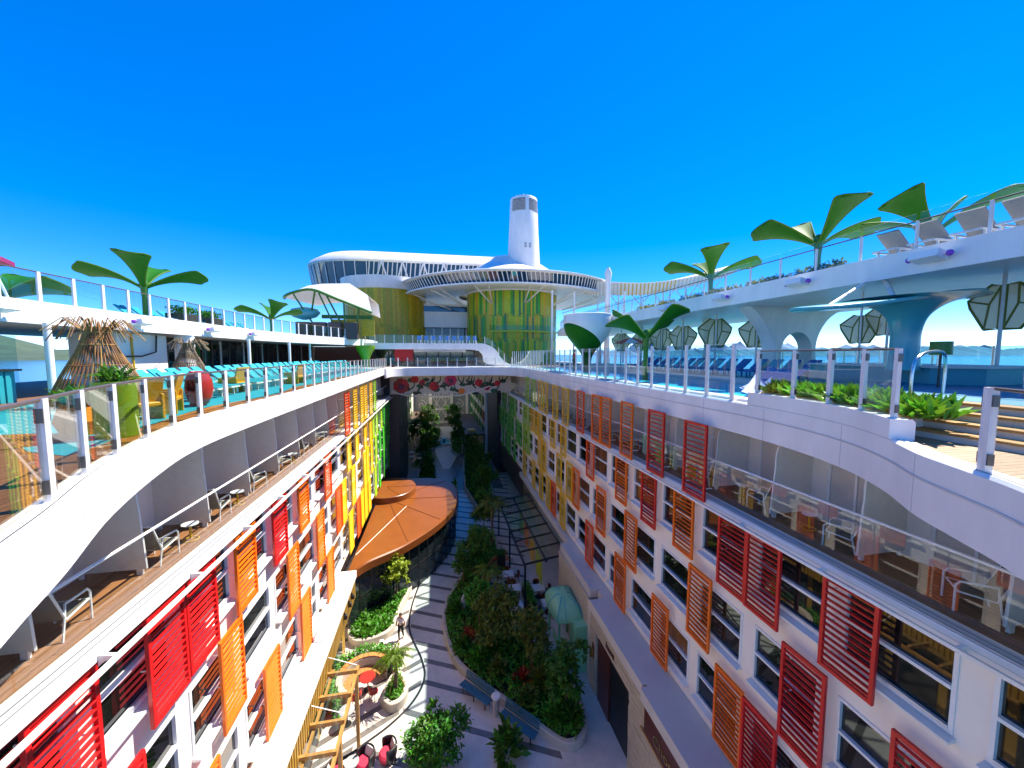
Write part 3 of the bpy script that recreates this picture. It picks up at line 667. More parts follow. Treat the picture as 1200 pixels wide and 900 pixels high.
for side,(x,sgn,y0,y1,p0,me,mt) in enumerate(((-7.8,1,1.5,47.0,9.62,dl,dlt),(11.1,-1,1.5,56,4.63,dr,drt))):
    for k in range(-3,23):
        y = p0+MOD*k
        if not y0+0.3 < y < y1-0.3: continue
        lab = ('grey balcony divider with curved white front tube on the %s balconies' % ('sunlit','shaded')[side])
        d = bpy.data.objects.new('balcony_divider', me); COL.objects.link(d); d.location = (x,y,-4.885); d.rotation_euler = (0,0,0 if sgn > 0 else math.pi)
        tag(d, lab, 'divider', 'dividers along the %s balconies' % ('sunlit','shaded')[side])
        e = bpy.data.objects.new('edge_tube', mt); COL.objects.link(e); e.parent = d
        if y < 30:
            xc = -6.62 if side == 0 else 10.0
            place(chair0, cst, (xc, y+0.62, -4.885), (R(75) if side == 0 else R(120))+rnd.uniform(-.5,.5), 'white framed mesh chair on a %s balcony' % ('sunlit','shaded')[side], 'chairs on the %s balconies' % ('sunlit','shaded')[side])
            if rnd.random() < 0.6: place(table0, tst, (xc+0.15, y+1.6, -4.885), rnd.uniform(0,3), 'small yellow side table on a %s balcony' % ('sunlit','shaded')[side], 'side tables on the %s balconies' % ('sunlit','shaded')[side])
# low glass balustrades of the balconies
def balcony_glass(name, label, x, y0, y1, zt, zb, step, railmat):
    t = thing(name, label, 'railing', (x,y0,zb))
    n = max(1,round((y1-y0)/step)); ys = np.linspace(y0,y1,n+1)
    for a,b in zip(ys,ys[1:]): MB().box(x-0.008,x+0.008,a+0.012,b-0.012,zb,zt).build('glass_panel','glass_clear',t,None)
    MB().tube([(x,y0,zt+0.03),(x,y1,zt+0.03)],0.03,8).build('handrail',railmat,t)
    return t
balcony_glass('balcony_balustrade','long frameless glass balustrade with white tube handrail in front of the sunlit balconies',-5.98,1.5,47.6,-3.72,-4.835,MOD/2,'white')
balcony_glass('balcony_balustrade','long frameless glass balustrade with white tube handrail in front of the shaded balconies',9.20,1.5,56.5,-3.62,-4.835,MOD/2,'white')

# ------------------------------------------------------------------ post and glass balustrades of the decks
def balustrade(name, label, posts, h, postw, postd, gmat, rail=True, over=0.0, clips=True, lean=0.0, railmat='rail_dark', wz0=0.05, group=None):
    """posts: list of (x,y,zbase) along the edge"""
    t = thing(name, label, 'railing', posts[0], group)
    N = len(posts)
    for i,p in enumerate(posts):
        a = Vector(posts[max(i-1,0)]); b = Vector(posts[min(i+1,N-1)]); d = (b-a); d.z = 0; d.normalize(); nrm = Vector((-d.y,d.x,0))
        P = Vector(p); 
        q = MB().obox(P+Vector((0,0,h/2)), d*(postw/2), nrm*(postd/2), Vector((0,0,h/2))); po = q.build('post','post_grey',t,None)
        if clips and i < 14:
            for zc in (0.16,h-0.16):
                for s in (-1,1): MB().obox(P+Vector((0,0,zc))+d*s*(postw/2+0.012), d*0.012, nrm*0.03, Vector((0,0,0.07))).build('clip','clip',po,None)
        if i < N-1:
            Q = Vector(posts[i+1]); e = (Q-P); L = e.length; e.normalize(); n2 = Vector((-e.y,e.x,0)).normalized(); g = postw/2+0.02
            c = (P+Q)/2+Vector((0,0,(wz0+h+over)/2)); q = MB().obox(c, e*(L/2-g), n2*0.007, Vector((0,0,(h+over-wz0)/2)))
            q.build('glass_panel',gmat,t,None)
    if rail:
        MB().tube([(p[0],p[1],p[2]+h-0.01) for p in posts],0.022,6).build('handrail',railmat,t)
    return t
def ypost(path, ys):
    out = []
    for y in ys:
        i = min(range(len(path)-1), key=lambda j: abs(path[j][1]-y)); out.append(path[i])
    return out
LPATH = [(x-0.12,y) for x,y in EL]
lp = resample(LPATH[::-1], 0.02)
def along(path, start, step, n):
    L = 0; out = []; want = start
    for a,b in zip(path,path[1:]):
        L += math.dist(a,b)
        if L >= want: out.append(b); want += step
        if len(out) >= n: break
    return out
# find where y = 4.5 on the near curve of the lounger side
L0 = sum(math.dist(a,b) for a,b in zip(lp,lp[1:]) if b[1] < 4.5)
lps = along(lp, L0-3*1.06, 1.06, 5)+along(lp, L0+2*1.06, 1.22, 31)
balustrade('deck_balustrade','glass balustrade with pale posts along the lounger deck edge above the sunlit wall',[(x,y,ZD+0.05) for x,y in lps[:]],1.02,0.13,0.06,'glass_reflection_tint')
RPATH = [(x+0.10,y) for x,y in ER]
rp = resample(RPATH[::-1], 0.02)
def at_y(path, y): return min(path, key=lambda p: abs(p[1]-y))
ZC = -1.12   # raised coaming
c_ys = [5.35,6.25,7.2,8.3,9.55]
# raised coaming wall with planter
co = [at_y(rp,y) for y in np.linspace(5.15,9.75,16)]
struct(MB().sweep(co, [(-0.20,-1.47),(0.14,-1.47),(0.14,ZC),(-0.16,ZC),(-0.20,ZC-0.04)][::-1]).build('planter_coaming','white'))
near = [at_y(rp,y) for y in (2.0,2.75,3.5)]
balustrade('deck_balustrade','short glass balustrade with pale posts beside the wooden steps to the pool',[(x,y,ZD+0.04) for x,y in near],1.05,0.14,0.07,'glass_clear')
balustrade('deck_balustrade','glass balustrade with pale posts in front of the green succulent planter',[(x,y,ZC) for x,y in [at_y(rp,y) for y in c_ys]],1.22,0.12,0.06,'glass_clear')
balustrade('deck_balustrade','tall glass windscreen with white posts along the pool edge',[(9.12,10.55+1.17*k,-1.6) for k in range(32)],1.94,0.13,0.06,'glass_blue',rail=False,clips=False)
balustrade('deck_balustrade','glass balustrade with pale posts on the upper lounger deck',[(x-0.02,y,ZL+0.12) for x,y in along(resample(EU,0.02),7.5,1.22,34)],0.98,0.11,0.06,'glass_blue',clips=False)
balustrade('deck_balustrade','glass balustrade with slim posts on the upper deck over the pool',[(x+0.02,y,ZU+0.09) for x,y in along(resample(EP,0.02),7.0,1.55,30)],0.85,0.07,0.05,'glass_clear',over=0.22,clips=False)

# ------------------------------------------------------------------ leaf shaped shade trees
def petal_mesh(L, W, rise, flat):
    """one broad paddle shaped blade growing out along +X from the stem top: narrow root, wide blunt end"""
    top = []; N = 18; K = 6
    for i in range(N+1):
        u = i/N; x = L*(0.04+0.96*u); z = rise*(1-(1-u)**flat)
        w = 0.16+W*min(1, u**1.35*1.02)
        if u > 0.90: w *= 1-0.40*((u-0.90)/0.10)**2
        top.append([(x+0.10*L*(1-abs(2*k/K-1)**2)*u*u, w*(2*k/K-1)*0.5, z+0.05*W*(abs(2*k/K-1)**2)) for k in range(K+1)])
    mb = MB(); th = 0.075
    ring = [[(a,b,c) for a,b,c in r]+[(a,b,c-th) for a,b,c in reversed(r)] for r in top]
    mb.rings(ring, True, True); blade = mb.mesh('leaf_blade', 40); blade.materials.append(M['leaf_gloss'])
    e = [r[0] for r in top]+top[-1][1:-1]+[r[-1] for r in reversed(top)]
    t = MB().tube([(a,b,c-th/2) for a,b,c in e], 0.042, 6); tm = t.mesh('leaf_trim', 50); tm.materials.append(M['leaf_trim'])
    return blade, tm
PB, PT = petal_mesh(2.45, 1.35, 0.85, 2.2)
PB2, PT2 = petal_mesh(1.9, 1.5, 1.45, 1.5)
def leaf_tree(label, loc, h, rot, scale=1.0, angles=(0,95,180,265), group='leaf shaped shade trees'):
    t = thing('leaf_shade', label, 'sunshade', loc, group)
    q = MB().lathe([(0.16,0),(0.13,0.5),(0.12,h*0.7),(0.17,h),(0.20,h+0.25),(0.10,h+0.42)], n=14, cap0=True, cap1=True)
    meshobj('stem', q.mesh('stem',50), 'stem_green', t)
    for i,a in enumerate(angles):
        b = meshobj('leaf_blade', (PB,PB2)[i%2], 'leaf_gloss', t, (0,0,h-0.05), (-0.42*math.cos(R(a+rot)),0,R(a+rot)))
        o = meshobj('leaf_trim', (PT,PT2)[i%2], 'leaf_trim', b)
    t.scale = (scale,)*3
    return t
leaf_tree('green leaf shaped sunshade on the upper lounger deck beside the planters', (-14.6,23.0,ZL), 1.95, 20, 0.95)
leaf_tree('green leaf shaped sunshade by the white bar canopy on the upper lounger deck', (-13.6,35.6,ZL), 1.5, 35, 0.92)
leaf_tree('tall green leaf shaped sunshade above the curved white arch on the upper pool side deck', (16.0,14.0,ZU), 1.75, 165, 0.95)
leaf_tree('green leaf shaped sunshade beside the beige loungers on the upper pool side deck', (16.4,10.3,ZU), 1.45, 100, 0.78)
leaf_tree('green leaf shaped sunshade near the far white canopy on the upper pool side deck', (16.5,21.2,ZU), 1.7, 150, 1.0)
leaf_tree('bright green leaf shaped sunshade standing at the pool edge below the upper deck', (11.4,19.7,-1.55), 2.35, 30, 1.05)
leaf_tree('low green leaf shaped sunshade partly hidden behind the upper deck glass', (-16.5,18.0,ZL-0.5), 1.0, 0, 0.9)

# tulip bowl: white cup on a green stalk
t = thing('tulip_bowl', 'giant white and green tulip shaped bowl standing by the pool', 'sculpture', (12.3,30.5,-1.5))
prof = spline([(0.30,0.0),(0.32,0.8),(0.5,1.5),(1.15,2.3),(1.75,3.1),(2.0,4.0),(1.98,4.7)],5)
import bisect
pz = [z for r,z in prof]; pr_ = [r for r,z in prof]; lo = MB(); hi = MB(); A = 48; K1 = 12
def cutz(a):
    z = 2.6
    for _ in range(12): z = 2.75-0.62*np.interp(z,pz,pr_)*math.cos(a)-0.12*np.interp(z,pz,pr_)*math.sin(a)
    return z
cz = [cutz(2*math.pi*k/A) for k in range(A)]
def ringat(f): return [(np.interp(f(k),pz,pr_)*math.cos(2*math.pi*k/A), np.interp(f(k),pz,pr_)*math.sin(2*math.pi*k/A), f(k)) for k in range(A)]
lo.rings([ringat(lambda k,u=u: cz[k]*u) for u in np.linspace(0,1,K1+1)]); hi.rings([ringat(lambda k,u=u: cz[k]+(4.7-cz[k])*u) for u in np.linspace(0,1,K1+1)])
for b,n,m in ((lo,'green_cup','leaf_gloss'),(hi,'white_cup','white')): 
    o = meshobj(n, b.mesh(n,60), m, t); sm = o.modifiers.new('thick','SOLIDIFY'); sm.thickness = 0.06
meshobj('rim', MB().tube([(1.98*math.cos(a),1.98*math.sin(a),4.7) for a in np.linspace(0,6.2832,37)],0.05,6).mesh('rim',50),'white',t)

# ------------------------------------------------------------------ sun loungers
def make_lounger(name, seatmat, frame='white'):
    t = thing(name, 'x', 'sun lounger')
    q = MB()
    for s in (-0.31,0.31): q.bar((-0.95,s,0.30),(0.95,s,0.30),0.05,0.05)
    q.bar((-0.95,-0.31,0.3),(-0.95,0.31,0.3),0.05); q.bar((0.95,-0.31,0.3),(0.95,0.31,0.3),0.05)
    meshobj('frame', q.mesh('frame'), frame, t)
    for x in (-0.75,0.75):
        for s in (-0.29,0.29): meshobj('leg', MB().box(x-.025,x+.025,s-.025,s+.025,0,0.28).mesh('leg'), frame, t)
    meshobj('seat', MB().cbox(-0.95,0.25,-0.30,0.30,0.32,0.37,.01).mesh('seat'), seatmat, t)
    meshobj('backrest', MB().obox((0.55,0,0.60),(0.30,0,0.27),(0,0.30,0),(-0.02,0,0.022)).mesh('backrest'), seatmat, t)
    return t
lt = make_lounger('sun_lounger','turquoise'); ls = {}
k = 0
for row,(x,y0,n,step) in enumerate(((-8.3,14.0,30,0.92),(-10.6,13.6,30,0.92))):
    for i in range(n):
        y = y0+i*step
        if row == 1 and 13.5 < y < 16.0: continue
        place(lt, ls, (x+rnd.uniform(-.06,.06), y, ZD+0.008), R(180)+rnd.uniform(-.04,.04), ('turquoise sun lounger in the row facing the glass balustrade of the lounger deck','turquoise sun lounger in the back row under the upper deck edge')[row], ('loungers along the lounger deck glass','loungers under the upper deck edge')[row])
for i in range(13):
    place(lt, ls, (-14.6, 22.5+i*0.98, ZL), R(180)+rnd.uniform(-.05,.05), 'turquoise sun lounger behind the glass of the upper lounger deck', 'loungers on the upper lounger deck')
lb = make_lounger('sun_lounger','blue_seat','blue_seat'); bs = {}
for i in range(16):
    place(lb, bs, (16.0+rnd.uniform(-.1,.1), 14.6+i*0.95, -1.15), rnd.uniform(-.05,.05), 'blue sun lounger on the far side of the pool under the upper deck', 'blue loungers beyond the pool')
lz = make_lounger('sun_lounger','beige_mesh','post_grey'); zs_ = {}
for i in range(7):
    place(lz, zs_, (15.0, 4.4+i*0.95, ZU), R(180)+rnd.uniform(-.04,.04), 'beige sun lounger behind the glass of the upper pool side deck', 'beige loungers on the upper deck')

mat('platform_blue', (0.012, 0.20, 0.34), 0.5, var=0.12, scale=2)
# ------------------------------------------------------------------ pool side deck
pool = struct(MB().prism([(9.75,10.4),(13.6,10.4),(14.4,14),(14.0,22),(14.6,30),(13.6,40),(9.75,40)], -1.49, -1.44).build('pool_water','pool_water',smooth=None))
struct(MB().box(9.22,9.75,9.9,44,-1.495,-1.38).build('pool_coping','white',smooth=None))
q = MB().sweep(spline([(13.6,10.4),(14.4,14),(14.0,22),(14.6,30),(13.6,40)],6), [(0.0,-1.495),(0.0,-1.15),(-0.5,-1.15),(-0.5,-1.495)]); struct(q.build('pool_bench','off_white'))
struct(MB().box(14.9,24,13.0,46,-1.495,-1.15).build('pool_terrace','teal',smooth=None))
struct(MB().box(9.95,24,-3,9.85,-1.495,-0.90).build('pool_platform','platform_blue',smooth=None))
# wooden steps: each tread one object under the steps
st = thing('wooden_steps', 'four wooden steps rising from the pale deck to the pool platform', 'steps', (9.2,2.5,ZD))
for kx in range(4):
    xa = 8.62+0.32*kx; z = ZD+0.15*(kx+1)
    MB().box(xa,9.949,-2.5,5.55-0.0*kx,z-0.15,z-0.045).build('riser','off_white',st,None) if kx == 3 else MB().box(xa,xa+0.32,-2.5,5.55,z-0.15,z-0.045).build('riser','off_white',st,None)
    MB().cbox(xa-0.03,xa+0.33,-2.5,5.55,z-0.044,z,0.006).build('tread','beam_wood',st,None)
# planter box between the steps and the coaming, with succulents
pt = thing('deck_planter', 'white planter box with wooden top rim beside the pool steps', 'planter', (8.95,6.2,ZD))
pts_in = [at_y(rp,y) for y in np.linspace(5.3,9.6,14)]
poly = [(x+0.16,y) for x,y in pts_in]+[(9.9,9.6),(9.9,6.2),(9.3,5.62),(8.7,5.5)]
MB().prism(poly, ZD, -1.16).build('box','white_wall',pt,None)
MB().sweep([(9.86,9.6),(9.86,6.2),(9.3,5.66),(8.7,5.5),(8.25,5.42)], [(-0.10,-1.158),(0.08,-1.158),(0.08,-1.07),(-0.10,-1.07)]).build('wooden_rim','beam_wood',pt,None)
MB().sweep([(x+0.22,y) for x,y in pts_in], [(-0.06,-1.158),(0.06,-1.158),(0.06,-1.085),(-0.06,-1.085)]).build('wooden_rim','beam_wood',pt,None)
# rosettes: each clump a plant of its own
for i in range(26):
    p = pts_in[i//2]; x = p[0]+0.42+(i%2)*0.38+rnd.uniform(-.08,.08); y = p[1]+rnd.uniform(-.12,.12)
    if x > 9.75: x = 9.7
    n = 90; a = rng.uniform(0,6.28,n); e = rng.uniform(0.45,1.5,n)
    D = np.column_stack([np.cos(a)*np.cos(e),np.sin(a)*np.cos(e),np.sin(e)]); C = D*0.03+rng.normal(0,1,(n,3))*np.array([0.10,0.10,0.0])
    sz = rng.uniform(0.24,0.46,n)*rnd.uniform(.85,1.15)
    dark = i in (5,14)
    o = meshobj('succulent', leaf_mesh('succulent',C,D,sz,0.34,0.12), 'tree_leaf' if dark else 'succulent', None, (x,y,-1.15))
    tag(o, 'dark spiky succulent in the planter beside the pool steps' if dark else 'bright green leafy succulent in the planter beside the pool steps', 'plant', 'succulents in the deck planter')
# hot tub wall, teal bar and its furniture
t = thing('teal_bar', 'dark teal curved bar counter under the upper deck by the teal canopy', 'bar', (15.6,10.6,-0.9))
MB().prism([(14.6,9.0),(15.0,13.2),(18,13.2),(18,8.4),(15.4,8.2)], -1.49, -0.42).build('counter_front','teal',t,None)
MB().prism([(14.5,8.95),(14.9,13.3),(18.05,13.3),(18.05,8.3),(15.35,8.1)], -0.42, -0.36).build('counter_top','off_white',t,None)
for i in range(5):
    x = 15.2+0.15*i; y = 9.2+0.9*i
    s = thing('bar_stool', 'slim metal bar stool standing on the teal bar terrace', 'stool', (x,y,-0.36), 'stools by the teal bar')
    meshobj('seat', MB().cyl((0,0,0.55),0.17,0.05,14).mesh('seat',40), 'taupe_mesh', s); meshobj('leg', MB().cyl((0,0,0),0.025,0.55,8,).mesh('leg',40),'steel',s); meshobj('foot', MB().cyl((0,0,0),0.18,0.02,14).mesh('foot',40),'steel',s)
# teal cantilever canopy
t = thing('teal_canopy', 'glossy teal mushroom canopy with flared trunk in front of the upper deck', 'canopy', (14.2,9.5,-0.9))
pf = spline([(0.42,-0.5),(0.36,0.2),(0.38,0.8),(0.55,1.25),(1.0,1.58),(1.7,1.70)],5)
q = MB().lathe(pf,(14.45,9.6,0),24); q.build('trunk','teal_gloss',t)
ol = [(10.35,9.7),(11.3,9.1),(13.2,8.7),(15.2,8.55),(16.5,8.9),(16.7,9.6),(15.8,10.4),(13.8,10.9),(11.6,10.5),(10.6,10.1)]
ol = spline(ol+[ol[0]],4)[:-1]
zc = lambda x: 1.32+0.62*((x-10.3)/6.3)**1.6+0.30*math.exp(-((x-14.4)/1.6)**2)*0.4
MB().rings([[(14+(x-14)*k,9.6+(y-9.6)*k,zc(14+(x-14)*k)+dz) for x,y in ol] for k,dz in ((0.0,0.06),(0.97,0.07),(1.0,0.04),(1.0,-0.02),(0.97,-0.05),(0.0,-0.16))]).build('canopy_shell','teal_gloss',t,40)
MB().tube([(14.0,9.6,1.6),(14.3,10.2,2.45)],0.07,8).build('strut','white',t); MB().tube([(11.6,9.8,1.4),(14.2,10.6,2.45)],0.055,8).build('strut','white',t)
# arched white support under the upper deck
t = thing('arch_support', 'white curved wall with an arched opening carrying the upper deck', 'pillar', (18,17.2,-1.5))
le = spline([(15.4,2.42),(16.1,1.8),(16.75,1.0),(17.0,0.2),(16.9,-0.6),(16.2,-1.5)],5)
ri = spline([(20.2,-1.5),(19.6,-0.4),(19.6,0.8),(20.2,1.8),(21.2,2.42)],5)
ar = [(18.35+0.95*math.cos(a),0.15+1.0*math.sin(a)) for a in np.linspace(0,math.pi,15)]
L_ = le+[(17.4,-1.5),(17.4,0.15)]
q = MB().prism_xz(le[:]+[(17.4,-1.5)]+ar[::-1]+[(19.3,-1.5)]+ri, 16.9, 17.7); q.build('arch_wall','white',t,30)
q = MB().tube([(x-0.02,16.88,z) for x,z in le],0.10,8); q.build('edge_roll','white',t)
# hanging butterfly shades on poles
def half_hex(s):
    return [(0.05*s,-0.68),(0.05*s,0.66),(0.28*s,0.70),(0.82*s,0.26),(0.76*s,0.02),(0.38*s,-0.68)]
def make_shade():
    t = thing('butterfly_shade', 'x', 'sunshade')
    meshobj('pole', MB().cyl((0,0,-3.2),0.05,5.0,10).mesh('pole',40), 'post_grey', t)
    for s in (-1,1):
        pl = half_hex(s)
        if s < 0: pl = pl[::-1]
        pane = meshobj('membrane', MB().prism_xz([(x*0.97,z*0.97) for x,z in pl],-0.012,0.012).mesh('membrane'), 'membrane', t, (0,0,0), (0,0,s*0.35))
        P3 = [(x,0,z) for x,z in pl]; q = MB().tube(P3+[P3[0]],0.042,6)
        c = (0.30*s,0,0.10)
        for a in (P3[2],P3[4],P3[0]): q.tube([a,c],0.03,6)
        meshobj('rib_frame', q.mesh('rib_frame',50), 'frame_olive', pane)
    return t
sh = make_shade(); shs = {}
for (x,y,z,sc,lab) in ((17.0,8.85,1.45,1.0,'large butterfly shade on a pole beside the glass stair'),(16.6,11.6,1.30,0.85,'butterfly shade half hidden behind the teal canopy'),(16.4,12.4,0.98,0.80,'butterfly shade on a pole in front of the arched support'),
        (16.9,21.1,1.30,1.25,'butterfly shade between the leaf sunshades over the blue loungers'),(17.5,18.6,1.15,1.1,'butterfly shade behind the edge of the arched support')):
    place(sh, shs, (x,y,z), -math.atan2(x,y)+rnd.uniform(-.2,.25), lab, 'butterfly shades by the pool', sc)
for (x,y) in ((17.2,24.8),(17.3,27.6),(17.4,30.8),(17.5,34.8)):
    place(sh, shs, (x,y,1.15), -0.6+rnd.uniform(-.3,.3), 'butterfly shade in the far row beyond the pool', 'butterfly shades by the pool', 1.2)
# glass stair screens and handrails to the platform
balustrade('glass_screen','clear glass screen with pale posts at the outer deck edge',[(22.8,4+2.0*k,-1.15) for k in range(18)],1.5,0.06,0.05,'glass_teal',rail=False,clips=False)
def handrail(label, pts):
    o = MB().tube(spline(pts,5),0.03,8).build('handrail','steel',None,base=True); return tag(o,label,'handrail',None)
handrail('steel grab rail rising beside the planter at the pool steps', [(9.6,6.2,-1.1),(9.6,6.2,-0.3),(9.9,6.25,0.0),(11.0,6.6,0.05),(11.3,6.7,-0.2),(11.3,6.7,-0.9)])
handrail('steel handrail sloping up the middle of the pool platform', [(12.2,5.9,-0.9),(12.2,5.9,-0.2),(12.6,6.0,0.0),(14.6,7.0,0.75),(15.4,7.4,0.75)])
handrail('bent steel handrail at the outer end of the pool platform', [(13.9,5.9,-0.9),(13.9,5.9,-0.1),(14.3,6.1,0.1),(16.8,7.6,0.1)])
o = MB().lathe([(0.02,0.0),(0.26,0.02),(0.26,0.05),(0.02,0.07)],(0,0,0),20); 
t = thing('round_stool', 'stool with round green seat by the teal bar', 'stool', (13.3,8.0,-0.9))
MB().cyl((13.3,8.0,-0.02),0.22,0.36,18).build('seat','stem_green',t); MB().cyl((13.3,8.0,-0.9),0.03,0.88,8).build('leg','dark_metal',t)
# blue slide like shells beside the pool
def shell(label, x, y, s, rot, m='blue_seat'):
    q = MB(); rows = []
    for i in range(7):
        u = i/6; rows.append([(s*(1.4*u-0.2), s*(v-0.5)*1.1, s*(0.05+0.62*u**1.4+0.10*(2*v-1)**2)) for v in np.linspace(0,1,7)])
    top = [p for r in rows for p in r]
    q.rings([[*r]+[(a,b,c-0.05) for a,b,c in reversed(r)] for r in rows], True, True)
    o = meshobj('pool_lounge', q.mesh('pool_lounge',40), m, None, (x,y,-1.40), (0,0,rot)); return tag(o, label, 'pool chair', 'shell shaped pool chairs')
shell('blue shell shaped pool chair in shallow water next to the windscreen', 10.5, 10.9, 0.95, 0.5)
shell('blue shell shaped pool chair on the pool ledge beside the planter end', 11.2, 11.6, 1.2, 0.2)
shell('turquoise shell shaped lounge on the platform behind the steps', 12.6, 4.6, 0.8, 0.0, 'turquoise').location.z = -0.9
# coral parasol
t = thing('parasol', 'small coral and white parasol behind the tulip bowl', 'parasol', (14.6,27.5,-1.15))
for kk in range(8):
    a0, a1 = kk*math.pi/4, (kk+1)*math.pi/4
    q = MB().add([(0,0,2.45),(1.35*math.cos(a0),1.35*math.sin(a0),2.0),(1.35*math.cos(a1),1.35*math.sin(a1),2.0)],[(0,1,2)]); o = meshobj('panel', q.mesh('panel'), ('parasol_coral','cloth_white')[kk%2], t); sm = o.modifiers.new('t','SOLIDIFY'); sm.thickness = 0.02
meshobj('pole', MB().cyl((0,0,0),0.03,2.4,8).mesh('pole'), 'white', t)
# columns under the far part of the upper deck
for y in (24,33,42):
    tag(MB().lathe([(0.20,-1.49),(0.16,0.5),(0.16,1.8),(0.35,2.415)],(18.5,y,0),16,True,True).build('column','white',None,base=True),'white round column under the upper pool side deck','column','columns under the upper deck')
# spotlights on the upper deck edges
def make_spot(name):
    t = thing(name,'x','lamp')
    meshobj('housing', MB().obox((0.28,0,0.02),(0.20,0,0.05),(0,0.34,0),(-0.03,0,0.10)).mesh('housing'),'white_satin',t)
    meshobj('mount', MB().bar((0,0,0),(0.2,0,0),0.10,0.10).mesh('mount'),'white',t)
    for s in (-1,1):
        a = meshobj('arm', MB().tube([(0.2,0,0.0),(0.25,s*0.42,0.02)],0.03,6).mesh('arm',50),'post_grey',t); meshobj('lens', MB().ball((0.25,s*0.46,0.02),0.085,10,6).mesh('lens',60),'lamp_lens',t)
    return t
spt = make_spot('spotlight'); sst = {}
for y in (8.65,12.7,16.8,21.5,27):
    place(spt, sst, (13.88,y,2.72), math.pi, 'white twin spotlight fixed to the upper deck edge over the pool', 'spotlights on the pool side deck edge')
for y in (13.6,19.0,24.2,29.0):
    place(spt, sst, (-12.47,y,1.32), 0, 'white twin spotlight fixed to the upper lounger deck edge', 'spotlights on the lounger side deck edge')
# far hedge planters on the pool side upper deck and lounger upper deck
def box_planter(label, x, y, z, lx, ly, h, boxmat, leafmat, nleaf=500, lh=0.35, group=None, size=0.16):
    t = thing('planter', label, 'planter', (x,y,z), group)
    meshobj('box', MB().cbox(-lx/2,lx/2,-ly/2,ly/2,0,h,.02).mesh('box'), boxmat, t)
    xy = np.column_stack([rng.uniform(-lx/2,lx/2,nleaf),rng.uniform(-ly/2,ly/2,nleaf)]); C = np.column_stack([xy,h+rng.random(nleaf)*lh])
    o = meshobj('foliage', leaf_mesh('foliage',C,rdir(nleaf,0.6),rng.uniform(.7,1.3,nleaf)*size), leafmat, t); return t
box_planter('brown box planter with green hedge beside the leaf sunshade on the upper lounger deck', -13.8,24.6,ZL,0.9,1.6,0.65,'brown_panel','grass_leaf')
box_planter('brown box planter with clipped hedge behind the upper lounger deck glass', -13.8,27.0,ZL,0.9,1.4,0.65,'brown_panel','grass_leaf')
for i in range(6):
    box_planter('low dark planter with trailing green on the upper pool side deck', 15.0,13.0+i*2.6,ZU,0.6,2.1,0.22,'brown_panel','olive_leaf',420,0.25,'low planters on the upper pool side deck')
# dark cabins on the far part of that deck
# ------------------------------------------------------------------ lounger deck furniture
def wicker_hut(label, loc, r, h, m, sprays=True):
    t = thing('wicker_hut', label, 'cabana', loc)
    q = MB(); n = 50
    for i in range(n):
        a = 2*math.pi*i/n
        if 0.2 < ((a-5.6) % 6.283) < 0.0: continue
        pr = spline([(r,0),(r*0.72,h*0.35),(r*0.42,h*0.65),(r*0.24,h*0.88),(r*0.26,h*0.97)],3)
        q.tube([(p*math.cos(a+0.25*z/h),p*math.sin(a+0.25*z/h),z) for p,z in pr],0.016,5)
    for f in (0.05,0.12,0.2,0.5,0.75,0.9):
        z = h*f; p = np.interp(z,[0,h*.35,h*.65,h*.88,h],[r,r*.72,r*.42,r*.24,r*.26]); q.tube([(p*math.cos(a),p*math.sin(a),z) for a in np.linspace(0,6.2832,33)],0.018,5)
    o = meshobj('woven_frame', q.mesh('woven_frame',60), m, t); o['kind'] = 'stuff'
    q = MB()
    for i in range(46):
        a = rnd.uniform(0,6.28); L = r*rnd.uniform(0.35,0.75); q.tube([(r*0.2*math.cos(a),r*0.2*math.sin(a),h*0.9),((r*0.2+L*0.5)*math.cos(a),(r*0.2+L*0.5)*math.sin(a),h*rnd.uniform(1.02,1.08)),((r*0.2+L)*math.cos(a),(r*0.2+L)*math.sin(a),h*rnd.uniform(0.78,0.98))],0.014,4)
    o = meshobj('straw_plume', q.mesh('straw_plume',60), m, t); o['kind'] = 'stuff'
    meshobj('cushion', MB().lathe([(0.02,0.38),(r*0.6,0.38),(r*0.66,0.30),(r*0.66,0.05),(0.02,0.05)],n=20).mesh('cushion',40),'plastic_red',t)
    return t
wicker_hut('tall brown wicker hut with straw plume on the turquoise floor', (-9.7,13.3,ZD+0.01), 1.12, 2.35, 'wicker')
wicker_hut('grey brown wicker hut standing behind the lounger rows', (-12.0,21.5,ZD+0.01), 0.95, 2.1, 'wicker_grey')
def pot(label, x, y, r, h, m, leafmat, n=220, lh=0.3, faceted=False):
    t = thing('plant_pot', label, 'plant pot', (x,y,ZD+0.01))
    pr = [(r*0.95,0),(r,h*0.3),(r,h),(r*0.86,h),(r*0.84,h-0.08)] if not faceted else [(r*0.7,0),(r,h*0.5),(r*0.78,h),(r*0.66,h),(r*0.6,h-0.06)]
    meshobj('pot', MB().lathe(pr,n=24 if not faceted else 8,cap0=True,cap1=True).mesh('pot',30), m, t)
    a = rng.uniform(0,6.28,n); e = rng.uniform(0.3,1.45,n); D = np.column_stack([np.cos(a)*np.cos(e),np.sin(a)*np.cos(e),np.sin(e)])
    C = np.column_stack([rng.normal(0,r*.35,n),rng.normal(0,r*.35,n),np.full(n,h-0.06)+rng.random(n)*lh*0.5])
    meshobj('foliage', leaf_mesh('foliage',C,D,rng.uniform(.6,1.3,n)*lh,0.2), leafmat, t); return t
pot('lime green cylinder pot with dark foliage beside the deck glass', -5.75, 8.15, 0.30, 1.0, 'pot_green','tree_leaf',170,0.26)
pot('faceted orange pot with bright grass beside the lime green pot', -6.55, 8.45, 0.34, 0.52, 'pot_orange','grass_leaf',300,0.32,True)
